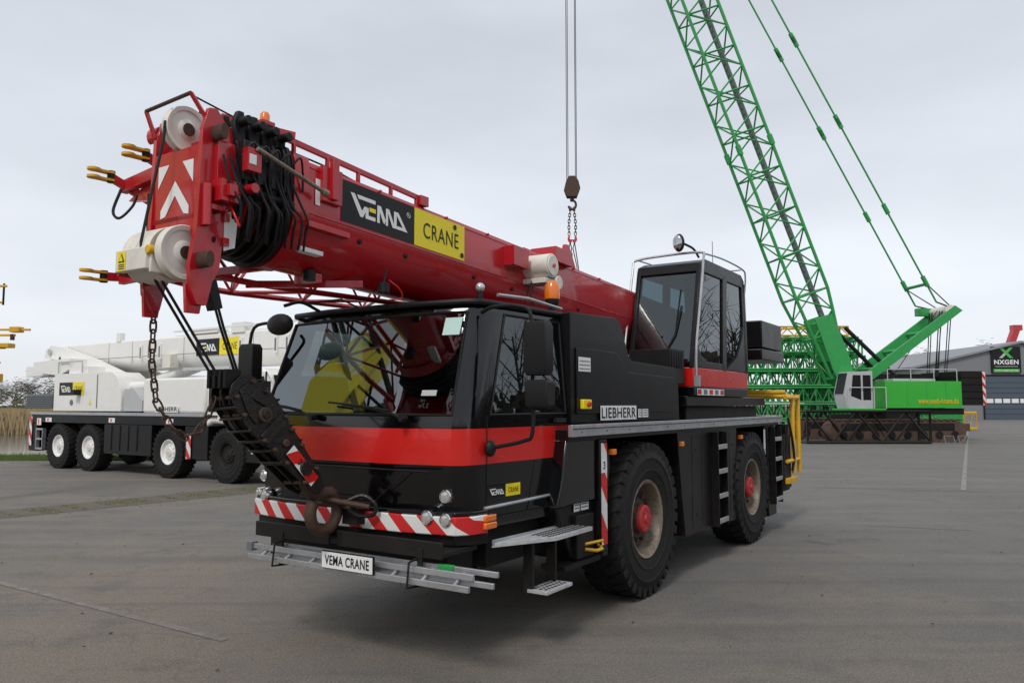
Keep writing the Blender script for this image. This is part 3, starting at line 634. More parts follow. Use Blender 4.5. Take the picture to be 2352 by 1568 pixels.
for a in(.12,.2,.3,.4,.5,.62): q=.20-abs(a-.28)*.18;b.path([HB(a,-.17,q),HB(a,.15,q)],.010,GRS_,6);b.path([HB(a,-.17,-q),HB(a,.15,-q)],.010,GRS_,6)
for w in(-.12,-.04,.04,.11): b.box(-3.82,-3.70,w*.7-.012,w*.7+.012,1.90,2.02,CHA)
HK=b.obj('hook_block',MC,.004)
b=B();D=Dec(HB(.60,.155,-.07),ax,nv,wv,b)
D.rect(0,0,.30,.085,WHS,.0);D.poly([(.0,.0),(.09,0),(.16,.085),(.05,.085)],RE2,.003);D.poly([(.19,.0),(.27,0),(.30,.05),(.30,.085),(.24,.085)],RE2,.003)
D.text('30',.10,.022,.17,.065,BKF,.004)
b.obj('hazard_marking',HK)
c=V((-3.01,.13,1.05))
hx=V((1,0,0));hz=V((0,0,1))
pts=[P1+ax*-.06,P1+ax*.02,c+hx*.06+hz*.13]
for i in range(15):
    t=math.radians(38-i*18);pts.append(c+hx*math.cos(t)*.125+hz*math.sin(t)*.125)
b=B();b.hose(pts,.042,RUS,10,3);b.tube(P1-ax*.14,P1+ax*.02,.06,RUS,14);b.path([pts[3],c+V((-.05,0,.1)),pts[-1]],.011,RUS,6)
b.obj('hook',HK)
b=B();b.chain([(-2.95,.12,1.12),(-2.88,.18,1.10),(-2.80,.28,1.07)],.045,.024,.011,RUS);b.tube((-3.02,.04,1.15),(-2.86,.42,1.09),.018,RUS,8);b.hose([(-2.90,.26,1.13),(-2.84,.34,1.16),(-2.80,.42,1.10),(-2.80,.40,1.03),(-2.84,.30,1.02),(-2.88,.24,1.06)],.016,GRS_,8);b.box(-2.84,-2.72,.14,.28,.95,1.07,CHA);b.obj('tow_coupling',MC)
# jib
def lattice(b,p0,p1,side,W,H,n,rc,rl,mat,t0=1,t1=1,m0=0,m1=0,nn=6,cross=False):
    p0=V(p0);p1=V(p1);ax=(p1-p0);L=ax.length;ax.normalize();side=V(side);side=(side-ax*side.dot(ax)).normalized();up=side.cross(ax)
    def dim(t):
        k=1
        if m0 and t<m0: k=t0+(1-t0)*t/m0
        if m1 and t>1-m1: k=min(k,t1+(1-t1)*(1-t)/m1)
        return k
    def pt(i,c):
        t=i/n;k=dim(t);sx,sy=((-1,-1),(1,-1),(1,1),(-1,1))[c]
        return p0+ax*L*t+side*sx*W/2*k+up*sy*H/2*k
    for c in range(4):
        for i in range(n): b.tube(pt(i,c),pt(i+1,c),rc,mat,nn)
        d=(c+1)%4
        for i in range(n):
            if (i+c)%2: b.tube(pt(i,c),pt(i+1,d),rl,mat,4)
            else: b.tube(pt(i,d),pt(i+1,c),rl,mat,4)
            if cross and i%cross==0: b.tube(pt(i,c),pt(i,d),rl*1.2,mat,4)
        b.tube(pt(0,c),pt(0,d),rc*.8,mat,nn);b.tube(pt(n,c),pt(n,d),rc*.8,mat,nn)
    return pt
b=B()
lattice(b,(-3.80,-.60,2.90),(1.2,-.55,2.98),(0,1,0),.52,.50,14,.024,.014,RED,t0=.8,m0=.1,t1=.5,m1=.3)
for w,z,w2 in((-.92,2.66,-.84),(-.46,2.66,-.40),(-.88,3.34,-.80),(-.48,3.42,-.42)):
    b.bar((-3.72,w2,z+(.02 if z<3 else -.16)),(-4.06,w,z),.035,.055,RED)
    for d in(-.026,.026): b.bar((-4.04,w,z+d),(-4.18,w-.01,z+d),.06,.014,YEP);b.tube((-4.17,w,z+d-.008),(-4.17,w,z+d+.008),.042,YEP,12)
    b.tube((-4.05,w,z-.04),(-4.05,w,z+.04),.026,PLA,10)
b.bar((-3.95,-.90,3.29),(-3.92,-.25,3.38),.05,.08,RED);b.bar((-3.95,-.88,2.64),(-3.95,-.25,2.66),.04,.05,RED)
b.prism([(-.88,3.20),(-.5,3.16),(-.28,3.42),(-.42,3.48),(-.55,3.36)],'s',-3.92,-3.88,RED)
for w in(-.58,-.48,-.42,-.36): b.tube((-3.95,w,3.2),(-3.95,w,3.0+w*.1),.016,CHA,8)
b.hose([(-4.0,-.84,3.26),(-4.05,-.84,3.10),(-4.05,-.76,3.04),(-4.0,-.70,3.12),(-3.98,-.68,3.20)],.010,PLA,6)
b.bar((-3.3,-.4,2.66),(-2.75,.22,2.68),.03,.05,RED);b.bar((-3.6,-.4,2.70),(-3.4,.1,2.74),.04,.05,RED)
b.box(-3.12,-3.06,-.1,.12,2.66,2.72,RED)
b.obj('folding_jib',MC)
b=B();b.tube((-2.66,.34,2.62),(-2.66,.34,2.69),.045,PLA,16);b.path([(-2.66,.34,2.69),(-2.62,.33,2.80)],.008,PLA)
b.hose([(-2.6,.34,2.72),(-2.5,.36,2.66),(-2.46,.34,2.60),(-2.55,.3,2.58)],.006,RE2,5);b.obj('working_lamp',BO)
b=B();b.tube((-3.18,.12,2.66),(-3.18,.12,2.73),.045,PLA,16);b.path([(-3.18,.12,2.73),(-3.18,.14,2.80)],.008,PLA);b.obj('working_lamp',BO)
b=B()
for w in(-1.1,1.28): b.tube((5.55,w,.75),(5.55,w,1.95),.035,YEP,8);b.tube((5.15,w,1.9),(5.9,w,1.9),.035,YEP,8);b.tube((5.9,w,1.95),(5.9,w,.75),.035,YEP,8);b.tube((5.15,w,.95),(5.9,w,.95),.03,YEP,8)
b.tube((5.55,-1.1,1.92),(5.55,1.28,1.92),.035,YEP,8);b.tube((5.15,-.5,1.98),(5.15,1.28,1.98),.035,YEP,8);b.box(5.1,5.5,.7,1.25,.55,1.35,CHA);b.box(5.1,5.6,-1.2,1.2,.5,.65,CHA)
b.box(5.15,5.7,1.0,1.3,.62,.70,YEP);b.box(5.2,5.35,1.1,1.26,.9,1.5,BLM);b.hose([(5.3,1.27,1.6),(5.4,1.3,1.3),(5.5,1.3,1.0),(5.45,1.28,.8)],.02,PLA)
b.obj('rear_guard_frame',MC,.005)
LD=B()
for z,w0,w1,s in((.715,-.76,1.32,-2.87),(.65,-.76,1.32,-2.92)): LD.bar((s,w0,z),(s,w1,z),.026,.040,ALU)
for z,w0,w1,s in((.735,-.55,1.46,-2.80),(.675,-.55,1.46,-2.85)): LD.bar((s,w0,z),(s,w1,z),.022,.036,ALU)
for k in range(8): LD.tube((-2.80,-.62+k*.26,.72),(-2.92,-.62+k*.26,.66),.013,ALU,6)
for w in(-.45,.85): LD.path([(-2.78,w,.80),(-2.94,w,.77),(-2.96,w,.61),(-2.80,w,.60)],.010,CHA,5)
LD.box(-2.90,-2.84,-.82,-.76,.68,.745,GRY);LD.box(-2.83,-2.80,1.0,1.12,.72,.76,GRN)
o=LD.obj('ladder',None,.003);tag(o,'folded aluminium ladder strapped under the crane bumper','ladder',None,(.2155,8.149,0),57)
# ================================================================= WHITE MOBILE CRANE
WC=thing('mobile_crane','white four-axle mobile crane with lowered boom parked at the water edge','crane',(-12.13,23.3,0),-34)
b=B();b.box(-1.6,9.0,-.5,.5,.5,1.4,CHA);b.box(-1.6,6.7,-1.22,1.22,1.28,1.50,BLM);b.box(2.35,4.55,.5,1.2,.5,1.28,BLM)
for x in(2.7,3.1,3.5,3.9): b.box(x,x+.03,1.2,1.22,.6,1.25,CHA)
b.box(-1.75,-1.3,-1.2,1.2,.45,1.28,BLM);b.box(5.95,6.85,.6,1.2,.5,1.28,BLM);b.box(8.2,9.1,.6,1.2,.5,.95,BLM)
b.obj('chassis',WC,.01)
b=B();b.box(-1.65,6.7,-1.24,1.24,1.50,1.58,ALU);b.obj('deck',WC,.008)
b=B();b.box(-1.25,-1.22,1.15,1.25,.5,1.1,ALU);b.box(-.88,-.85,1.15,1.25,.5,1.1,ALU)
for z in(.5,.78,1.06): b.box(-1.25,-.85,1.15,1.25,z,z+.05,ALU)
b.obj('access_step',WC)
b=B();D=Dec((-1.7,1.222,.5),(1,0,0),(0,0,1),(0,1,0),b);D.rect(.0,.1,.16,.95,CHP,.003);b.obj('hazard_marking',WC)
b=B();D=Dec((6.05,1.222,.5),(1,0,0),(0,0,1),(0,1,0),b);D.rect(.0,.0,.18,.6,CHP,.003);b.obj('hazard_marking',WC)
for q in((-.75,1.3,.35,.12),(2.6,1.32,.3,.12),(-1.25,1.2,.25,.2),(5.2,1.32,.3,.12)):
    b=B();D=Dec((q[0],1.226,q[1]),(1,0,0),(0,0,1),(0,1,0),b);D.rect(0,0,q[2],q[3],WHS,.003);D.rect(q[2]*.3,.02,q[2]*.5,q[3]-.02,RE2,.005);b.obj('warning_sticker',WC)
for s in(0,1.6,5.3,7.6):
    wheel(WC,s,.82,1.24,.645,.31,(WHS,WHS,CRM) if s<7 else (CHA,CHA,CHA),30,dep=.45);wheel(WC,s,-.82,-1.24,.645,.31,(WHS,WHT,CRM),8)  # near front rim coloured dark to stand for the shade under the cab
b=B()
cp=[(6.75,1.25),(6.75,2.45),(7.0,2.60),(8.75,2.60),(9.0,2.45),(9.25,1.65),(9.25,.75),(8.4,.62),(8.15,1.30),(7.0,1.36)]
b.prism(cp,'w',-1.2,1.2,WHT);b.box(4.1,6.7,.75,1.2,1.58,2.45,WHT);b.box(5.0,6.7,-1.2,.7,1.58,2.3,WHT)
CB=b.obj('driver_cab',WC,.06)
b=B();b.prism([(6.85,1.62),(6.85,2.42),(8.0,2.42),(8.0,1.62)],'w',1.2,1.206,BKF);b.prism([(8.08,1.62),(8.08,2.42),(8.82,2.42),(9.05,1.62)],'w',1.2,1.206,BKF)
b.hexa([(9.255,-1.1,1.65),(9.255,1.1,1.65),(9.01,1.1,2.45),(9.01,-1.1,2.45),(9.262,-1.1,1.65),(9.262,1.1,1.65),(9.018,1.1,2.45),(9.018,-1.1,2.45)],BKF)
b.obj('cab_window',CB)
b=B();b.box(6.9,7.2,1.2,1.24,1.5,1.54,BKF);b.obj('door_handle',CB)
b=B();b.path([(8.9,1.2,2.5),(9.2,1.45,2.5),(9.2,1.45,1.9)],.02,PLA);b.box(9.12,9.24,1.35,1.55,1.7,2.3,PLA);b.obj('wing_mirror',CB)
b=B();b.tube((2.8,0,1.58),(2.8,0,1.8),.8,LGR,28)
b.prism([(-.4,1.62),(-.4,2.60),(-.32,2.66),(2.6,2.66),(2.9,2.5),(3.1,2.1),(3.1,1.62)],'w',.42,1.2,WHT)
b.prism([(-.4,1.62),(-.4,2.60),(3.4,2.60),(3.9,1.62)],'w',-1.2,-.42,WHT)
b.prism([(3.15,1.62),(3.15,2.2),(3.6,2.2),(4.0,1.9),(4.0,1.62)],'w',.3,1.15,LGR)
b.box(-2.0,-.45,-1.2,1.2,1.68,2.1,GRY)
for k in range(7): b.box(-2.02,-.42,1.2,1.23,1.70+k*.055,1.725+k*.055,GRY)
b.prism([(-1.9,2.75),(-1.9,3.05),(.2,3.1),(.2,2.8),(-.4,2.62)],'w',-1.1,1.1,WHT)
b.box(-3.0,-1.6,-.6,.8,2.65,2.95,WHT);b.box(.2,1.2,.5,1.1,2.66,2.85,WHT);b.box(1.9,1.94,1.2,1.21,1.7,2.6,GRY);b.tube((.6,1.2,1.85),(.6,1.215,1.85),.08,GRY,16)
for w in(-.62,.52): b.prism([(-2.2,3.45),(-1.9,3.58),(-1.2,3.5),(.8,3.05),(2.2,2.66),(2.2,2.35),(.6,2.3),(-.3,2.9),(-1.2,3.1),(-2.3,3.2)],'w',w,w+.10,WHT)
for x,z in((-1.9,3.38),(-.2,2.9),(1.6,2.5)): b.tube((x,.6,z),(x,.68,z),.09,LGR,16)
b.path([(-.3,1.15,2.66),(-.3,1.15,3.0),(1.0,1.15,3.0),(1.0,1.15,2.66)],.02,LGR,5)
b.obj('superstructure',WC,.03)
b=B();D=Dec((-.1,1.203,2.05),(1,0,0),(0,0,1),(0,1,0),b);vema(D,0,0,1.35,.36);b.obj('company_decal',WC)
b=B();D=Dec((0,1.203,0),(1,0,0),(0,0,1),(0,1,0),b);D.poly([(1.5,1.78),(1.66,1.78),(1.58,1.94)],YEL,.003);b.obj('warning_sticker',WC)
b=B();D2=Dec((4.75,1.244,1.60),(1,0,0),(0,0,1),(0,1,0),b);D2.rect(0,0,.95,.16,WHS,.001);D2.text('LIEBHERR',.03,.03,.92,.135,BKF,.004,.02);b.obj('name_plate',WC)
b=B()
def bx(b,s0,s1,hw,zt0,zt1,h,mat):
    p=[(0,0),(hw-.06,0),(hw,-.06),(hw,-h*.55)]+[(hw*math.cos(t),-h*.55-h*.45*math.sin(t)) for t in[math.pi/2*i/6 for i in range(1,6)]]+[(0,-h)]
    p=p+[(-x,y) for x,y in reversed(p[1:-1])];n=len(p)
    b.add([(s0,w,zt0+z) for w,z in p]+[(s1,w,zt1+z) for w,z in p],[(i,(i+1)%n,n+(i+1)%n,n+i) for i in range(n)]+[tuple(range(n)),tuple(range(n,2*n))],mat)
bx(b,-2.4,9.6,.42,3.60,3.60,.88,WHT);bx(b,9.6,10.5,.34,3.52,3.52,.76,WHT)
for x in(9.6,9.8,10.0): bx(b,x,x+.08,.42-.03*(x-9.6)*3,3.60,3.60,.86,WHT)
b.prism([(10.4,3.75),(10.9,3.75),(11.0,3.2),(11.0,2.5),(10.7,2.4),(10.4,2.8)],'w',-.38,.38,WHT)
for x in(2.6,3.0,3.5,6.9,8.2,8.6): b.box(x,x+.12,.41,.46,3.0,3.42,WHT);b.box(x+.03,x+.09,.46,.465,3.05,3.35,GRY)
for x in(1.0,2.2,4.6,7.4): b.box(x,x+.015,.418,.424,2.9,3.55,GRY)
b.box(-2.3,9.5,.415,.424,3.10,3.112,GRY)
b.box(4.9,6.0,.1,.44,3.6,3.70,WHT);b.box(1.4,1.6,.3,.44,3.55,3.8,WHT);b.box(6.6,7.1,.2,.46,3.55,3.8,WHT)
b.bar((4.2,.44,3.70),(9.6,.44,3.72),.05,.05,WHT);b.tube((1.2,.0,2.1),(4.6,0,2.8),.16,WHT,16);b.tube((1.6,.9,2.25),(4.0,.75,2.30),.12,WHT,16)
b.box(4.7,6.6,.2,.5,2.66,2.74,LGR);b.box(3.95,4.3,.35,.6,2.75,3.1,CRM)
b.box(.9,1.1,1.2,1.4,2.05,2.2,PLA)
b.hose([(-1.4,.55,3.3),(-1.2,.72,3.0),(-.8,.75,2.75),(-.4,.7,2.65)],.03,PLA)
b.obj('boom',WC,.012)
b=B();D=Dec((5.15,.425,3.03),(1,0,0),(0,0,1),(0,1,0),b);vema(D,0,0,1.75,.42);b.obj('boom_decal',WC)
b=B();b.lathe([(.09,0),(.09,.14),(.05,.19),(.01,.2)],(-1.9,.5,3.2),(0,0,1),AMB,14);b.obj('amber_beacon',WC)
b=B();b.prism([(11.0,2.5),(11.01,2.5),(11.01,3.2),(11.0,3.2)],'w',-.36,.36,CHW);b.obj('hazard_marking',WC)
# yellow crane behind
YC=thing('mobile_crane','yellow mobile crane with folded boom parked beside the white crane','crane',(-6.4,27.5,0),-20)
b=B();b.box(-1,8,-1.2,1.2,.9,1.5,BLM);b.obj('chassis',YC,.02)
for s in(0,1.6,5.0,6.6): wheel(YC,s,.8,1.2,.65,.34,(WHS,WHT,CRM),10)
b=B();b.prism([(6.2,1.5),(6.2,2.6),(7.6,2.6),(8.1,1.7),(8.1,.8),(7.4,.8)],'w',-1.2,1.2,YEP);b.prism([(6.4,1.7),(6.4,2.45),(7.5,2.45),(7.85,1.7)],'w',1.2,1.21,BKF);b.obj('driver_cab',YC,.05)
b=B();b.prism([(-.6,1.5),(-.6,2.7),(2.8,2.75),(3.4,1.5)],'w',-1.15,1.15,YEP);b.obj('superstructure',YC,.05)
b=B();bx(b,-1.8,8.6,.38,3.25,3.0,.75,YEP);bx(b,8.6,9.3,.3,2.95,2.93,.62,YEP);b.obj('boom',YC,.01)
# ================================================================= GREEN CRAWLER CRANE
GC=thing('crawler_crane','green lattice boom crawler crane with raised boom on rusty tracks','crane',(18.1,39.5,0),6)
b=B()
lattice(b,(-1.9,0,3.2),(-16.1,0,41.8),(0,1,0),1.5,1.75,38,.08,.042,GRN,t0=.45,m0=.10,cross=2)
dv=V((-14.2,0,38.6)).normalized();pv=V((dv.z,0,-dv.x))
st=V((-1.9,0,3.2))
for o in(-.18,.18): b.tube(st+dv*3+pv*.45+V((0,o,0)),st+dv*40+pv*.45+V((0,o,0)),.06,GRY,6)
for k in range(120):
    c=st+dv*(3+k*.305)+pv*.45;b.tube(c-V((0,.22,0)),c+V((0,.22,0)),.045,GRY,4)
for a in(12.2,21.5,31):
    c=st+dv*a
    for sx in(-1,1):
        for sy in(-1,1):
            q=c+pv*sx*.88+V((0,sy*.75,0));b.tube(q-dv*.25,q+dv*.25,.14,GRN,8)
b.obj('lattice_boom',GC)
b=B()
for w in(-.65,.55): b.prism([(-2.4,3.6),(-3.2,6.0),(-2.3,6.3),(-1.5,4.2),(-1.2,3.0),(-1.6,2.7),(-2.1,2.9)],'w',w,w+.1,GRN)
b.prism([(-2.5,3.9),(-3.1,5.8),(-2.5,6.0),(-1.9,4.0)],'w',-.55,.55,GRN)
b.obj('boom_foot',GC,.02)
b=B()
for w in(-.8,.7): b.hexa([(-1.1,w,3.1),(-1.1,w+.12,3.1),(-.7,w+.12,2.8),(-.7,w,2.8),(4.1,w,6.75),(4.1,w+.12,6.75),(4.5,w+.12,6.5),(4.5,w,6.5)],GRN)
for t in(.15,.4,.65,.98): b.tube((-1+5.3*t,-.75,3+3.65*t),(-1+5.3*t,.75,3+3.65*t),.09,GRN,8)
b.box(3.0,4.5,-.85,-.55,6.35,6.75,GRN);b.tube((3.9,-.8,6.5),(3.9,.8,6.5),.28,CRM,16)
b.tube((-1.6,.5,5.6),(.9,.6,3.2),.10,PLA,10);b.tube((-1.6,-.5,5.6),(.9,-.6,3.2),.10,PLA,10)
b.obj('mast_frame',GC,.01)
b=B()
for w in(-.5,-.3,.3,.5):
    for x in(3.6,4.1): b.tube((x,w,6.5),(x-.35,w*.8,3.2),.025,ROP,5)
b.tube((.3,0,3.2),(4,0,6.5),.02,ROP,4);b.tube((.9,.4,3.2),(3.4,.4,6.5),.02,ROP,4)
for w,sx in((.85,0),(-.85,0)):
    A0=V((3.07+sx,w,6.9));A1=V((-15.4,w,41.4))
    b.tube((3.07+sx,w,6.9),(4.2,w*.7,6.6),.04,ROP,5);b.tube((2.7,w,7.7),(4.1,w*.6,6.7),.03,ROP,5)
    b.tube(A0,A1,.045,GRN,6)
    d=(A1-A0)
    for k in(.03,.135,.26,.265,.38,.385,.5,.62,.75):
        c=A0+d*k;b.tube(c-d.normalized()*.28,c+d.normalized()*.28,.11,GRN,8)
b.tube((2.6,-.9,7.8),(2.6,.9,7.8),.08,GRN,6)
b.obj('pendant_rope',GC)
b=B();b.box(-.2,3.75,-1.5,1.5,1.62,2.92,GRB);b.box(-.4,3.9,-1.4,1.4,1.3,1.6,CHA);b.box(.4,2.6,-1.2,1.2,2.93,3.05,LGR);b.box(-.1,3.6,-1.3,-.4,3.0,3.35,CHA)
for x in(.9,1.9,2.9): b.box(x,x+.03,1.5,1.51,1.75,2.85,GRN)
for x in(0,1.2,2.4,3.6): b.tube((x,1.4,2.92),(x,1.4,3.5),.025,LGR,5)
b.tube((0,1.4,3.5),(3.6,1.4,3.5),.025,LGR,5)
b.obj('machine_housing',GC,.04)
b=B();D=Dec((1.45,1.512,1.83),(1,0,0),(0,0,1),(0,1,0),b);D.text('www.neeb-krane.de',0,0,2.1,.27,ORT,.004,.015);b.obj('web_address_lettering',GC)
b=B();b.prism([(-2.2,1.6),(-2.35,2.3),(-2.1,3.35),(-.9,3.4),(-.9,1.6)],'w',.6,1.6,LGR);b.box(-2.4,-.3,.5,1.7,1.45,1.6,GRB)
b.prism([(-2.02,2.2),(-1.9,3.2),(-1.5,3.2),(-1.5,2.0)],'w',1.6,1.61,BKF);b.prism([(-1.4,2.0),(-1.4,3.2),(-1.0,3.2),(-1.0,2.0)],'w',1.6,1.61,BKF)
b.hexa([(-2.36,.7,2.3),(-2.36,1.5,2.3),(-2.12,1.5,3.3),(-2.12,.7,3.3),(-2.37,.7,2.3),(-2.37,1.5,2.3),(-2.13,1.5,3.3),(-2.13,.7,3.3)],BKF)
for x in(-2.2,-.9,-.3): b.tube((x,1.7,1.6),(x,1.7,2.6),.03,LGR,5)
b.tube((-2.2,1.7,2.6),(-.3,1.7,2.6),.03,LGR,5);b.obj('operator_cab',GC,.02)
b=B()
for k in range(5):
    z=1.75+k*.34;b.box(3.78,5.0,-1.7,1.5,z,z+.31,CHA)
b.box(5.002,5.02,-1.7,1.5,1.75,3.4,CHW);b.box(4.85,5.0,1.502,1.51,1.75,3.4,CHP)
b.obj('counterweight',GC,.03)
for w in(-2.2,1.4):
    b=B();c=[];
    for i in range(9): t=math.pi/2+math.pi*i/8;c.append((-3.0+.5*math.cos(t),.52+.5*math.sin(t)))
    for i in range(9): t=-math.pi/2+math.pi*i/8;c.append((2.9+.5*math.cos(t),.52+.5*math.sin(t)))
    b.prism(c,'w',w,w+.8,TRK)
    for k in range(20):
        x=-3.1+k*.32;b.box(x,x+.2,w-.05,w+.85,1.02,1.09,TRK);b.box(x,x+.2,w-.05,w+.85,0,.04,TRK)
    for k in range(8): b.tube((-2.8+k*.8,w-.03,.35),(-2.8+k*.8,w+.83,.35),.2,CHA,12)
    b.box(-2.9,2.8,w-.02,w+.82,.55,.9,CHA)
    b.obj('crawler_track',GC,.02)
b=B();b.box(-1.5,1.5,-1.39,1.39,.6,1.3,CHA);b.obj('undercarriage',GC,.02)
# ================================================================= lattice sections
def lat_obj(name,L,W,H,n,mat,rc=.06,rl=.035,cross=False):
    b=B();lattice(b,(0,0,H/2+rc),(L,0,H/2+rc),(0,1,0),W,H,n,rc,rl,mat,cross=cross);return b.obj(name)
base=lat_obj('lattice_boom_section',7.6,1.4,.80,22,GRN,.06,.032,2)
used=set()
def put(src,loc,rot,label,group):
    if src.name in used: o=src.copy();COL.objects.link(o)
    else: o=src;used.add(src.name)
    tag(o,label,'crane section',group,loc,rot);return o
for row,(x0,y0,nl) in enumerate(((12.2,45.0,6),(12.5,46.9,6),(17.0,46.5,3),(18.6,50,4))):
    for k in range(nl):
        put(base,(x0+random.uniform(-.5,.5),y0,k*.93),random.uniform(-3,3)-4,'green steel lattice crane boom section stacked in the yard','stacked green lattice sections')
yb=lat_obj('lattice_boom_section',6.5,1.3,.5,13,YEP,.05,.03)
put(yb,(12.5,45,5.62),-3,'yellow steel lattice section lying on the green stack','yellow lattice sections')
bb=lat_obj('lattice_boom_section',5.6,1.0,1.40,5,BLM,.07,.05)
put(bb,(13.45,36.4,0),0,'black steel lattice boom section lying on the asphalt','black lattice section')
y2=yb.copy();COL.objects.link(y2);tag(y2,'yellow lattice section lying on the ground by the crawler crane','crane section','yellow lattice sections',(28.9,55,0),4);y2.scale=(.5,1,2.2)
b=B();b.box(0,6,0,2,0,.5,TRK);b.box(.4,5.6,.1,1.9,.5,1.2,GRN);b.box(1,4.5,.3,1.7,1.2,2.2,PLA);b.tube((1,1,2.2),(5,1,2.8),.2,RED,8);b.box(3.5,5,.3,1.6,2.2,2.8,LGR)
tag(b.obj('machinery_pallet',None,.03,flip=False),'green and black winch machinery on a steel base','machinery',None,(25,53,0),3)
b=B()
for k in range(4): b.box(0,2.0,0,1.2,.02+k*.22,.22+k*.22,TRK)
tag(b.obj('crane_mat',None,.02,flip=False),'stack of rusty brown crane mats on the asphalt','crane mat',None,(19.9,38.4,0),4)
for i,(x,y) in enumerate(((19.7,36.0),(20.4,36.1))):
    b=B();b.bar((0,0,.36),(.45,0,.36),.05,.04,GRY)
    for p in((0,-.15),(0,.15),(.45,-.15),(.45,.15)): b.tube((p[0],0,.36),(p[0],p[1],0),.02,GRY,6)
    tag(b.obj('trestle'),'small metal trestle standing on the asphalt','trestle','metal trestles',(x,y,0),5)
for p0,p1 in(((-15,-3,.6),(-25,9,20)),((-16,8,.6),(-27,-3,21)),((-13,3,.8),(-30,5,3.2))):
    b=B();q=V(p1)-V(p0);lattice(b,(0,0,0),(q.x,-q.y,q.z),(0,1,0),1.6,1.6,14,.12,.06,BLM);b.box(-.8,.8,-.8,.8,-p0[2],.1,CHA)
    tag(b.obj('lattice_boom'),'dark steel lattice crane boom standing at the yard edge','crane section','dark lattice booms',p0,0)
b=B();b.bar((0,0,0),(-7,2.5,13),1.3,1.5,YEL);b.bar((-7,2.5,13),(-8.0,2.9,15),1.0,1.2,WHT);b.box(-2,1.5,-1.5,1.5,-1.2,.4,YEP)  # out-of-view yellow boom, added so the windscreen mirrors a yellow patch
tag(b.obj('telescopic_boom'),'unseen yellow crane boom added for its reflection in the windscreen','crane',None,(-15,6.5,1.2),0)
# ================================================================= hanging hook and slings
HH=thing('crane_hook','dark crane hook block hanging on twin wire ropes with chain slings','hook',(1.95,25,0),0)
b=B()
for x,y in((-.17,0),(.15,0),(-.13,.05),(.11,.05)): b.tube((x,y,9.0),(x,y,30),.012,ROP,5)
b.obj('hoist_rope',HH)
b=B()
hp=[(-.20,9.0),(-.26,8.75),(-.16,8.48),(.16,8.48),(.26,8.75),(.20,9.0),(.1,9.16),(-.1,9.16)]
b.prism(hp,'w',-.16,-.10,RUS);b.prism(hp,'w',.10,.16,RUS)
b.tube((0,-.1,8.85),(0,.1,8.85),.2,CHA,20);b.tube((0,0,8.55),(0,0,8.35),.07,RUS,10)
b.hose([(0,0,8.4),(.1,0,8.33),(.12,0,8.2),(.05,0,8.1),(-.06,0,8.1),(-.12,0,8.2)],.04,RUS,8);b.obj('hook_block',HH,.01)
b=B()
for sx in(-1,1):
    b.chain([(sx*.06,0,8.1),(sx*.11,0,7.6),(sx*.10,0,7.2)],.07,.035,.014,RUS)
    b.hose([(sx*.10,0,7.2),(sx*.12,0,7.1),(sx*.06,0,7.02),(sx*.03,0,7.1)],.035,RE2,8)
    b.path([(sx*.10,0,7.15),(sx*.02,0,6.8),(sx*.14,.05,6.2),(sx*.2,.1,4.5)],.018,RUS,6);b.path([(sx*.06,0,7.1),(sx*.2,-.1,6.2),(sx*.3,-.2,4.5)],.018,RUS,6)
b.obj('chain_sling',HH)
# ================================================================= BUILDING
WAL,nt,p=newmat('corrugated_cladding')
tc=nd(nt,'ShaderNodeTexCoord');wv_=nd(nt,'ShaderNodeTexWave');wv_.inputs['Scale'].default_value=3.0;wv_.bands_direction='X';nt.links.new(tc.outputs['Object'],wv_.inputs['Vector'])
mx=nd(nt,'ShaderNodeMix',data_type='RGBA');mx.inputs[6].default_value=(.17,.175,.185,1);mx.inputs[7].default_value=(.24,.245,.26,1);nt.links.new(wv_.outputs['Fac'],mx.inputs[0]);nt.links.new(mx.outputs[2],p.inputs['Base Color']);p.inputs['Roughness'].default_value=.6
DOR=pbr('blue_grey_door',(.075,.10,.13),.5);ROF=pbr('grey_roof',(.26,.27,.28),.6,scale=.6)
BL=thing('warehouse','grey gabled warehouse with roller door and green sign','building',(47.6,93,0),0)
b=B();b.prism([(0,0),(0,6.0),(12.8,9.0),(25.6,6.0),(25.6,0)],'w',-35,0,WAL);b.obj('wall',BL)
b=B();b.hexa([(-.4,.4,5.95),(12.8,.4,9.05),(12.8,-35,9.05),(-.4,-35,5.95),(-.4,.4,6.2),(12.8,.4,9.3),(12.8,-35,9.3),(-.4,-35,6.2)],ROF);b.hexa([(26,.4,5.95),(12.8,.4,9.05),(12.8,-35,9.05),(26,-35,5.95),(26,.4,6.2),(12.8,.4,9.3),(12.8,-35,9.3),(26,-35,6.2)],ROF);b.obj('roof',BL)
b=B();b.box(8.2,14.5,.02,.08,0,5.1,DOR)
for k in range(8): b.box(8.2,14.5,.08,.10,.62*k,.62*k+.03,BKF)
for k in range(6): b.box(8.45+k*1.0,9.25+k*1.0,.085,.12,1.95,2.45,WHS)
for x in(8.1,14.5): b.box(x,x+.14,.02,.14,0,5.3,BKF)
b.box(8.1,14.64,.02,.14,5.12,5.3,BKF);b.obj('roller_door',BL)
b=B();b.box(9.2,12.7,.05,.2,5.5,8.6,BKF)
D=Dec((9.2,.2,5.5),(1,0,0),(0,0,1),(0,1,0),b)
D.text('NXGEN',.3,1.0,3.2,1.55,WHS,.03,.03);D.text('www.nxgen.group',.4,.15,3.1,.38,WHS,.04);D.rect(.2,.08,3.3,.45,GRB,.02);D.rect(.4,.72,3.1,.78,LGR,.03)
D.poly([(.9,3.0),(1.35,3.0),(2.6,1.75),(2.15,1.75)],GRB,.03);D.poly([(2.6,3.0),(2.2,3.0),(.9,1.75),(1.3,1.75)],LGR,.028)
D.poly([(2.6,3.0),(2.2,3.0),(1.75,2.5),(1.95,2.35)],GRB,.035)
b.obj('sign',BL)
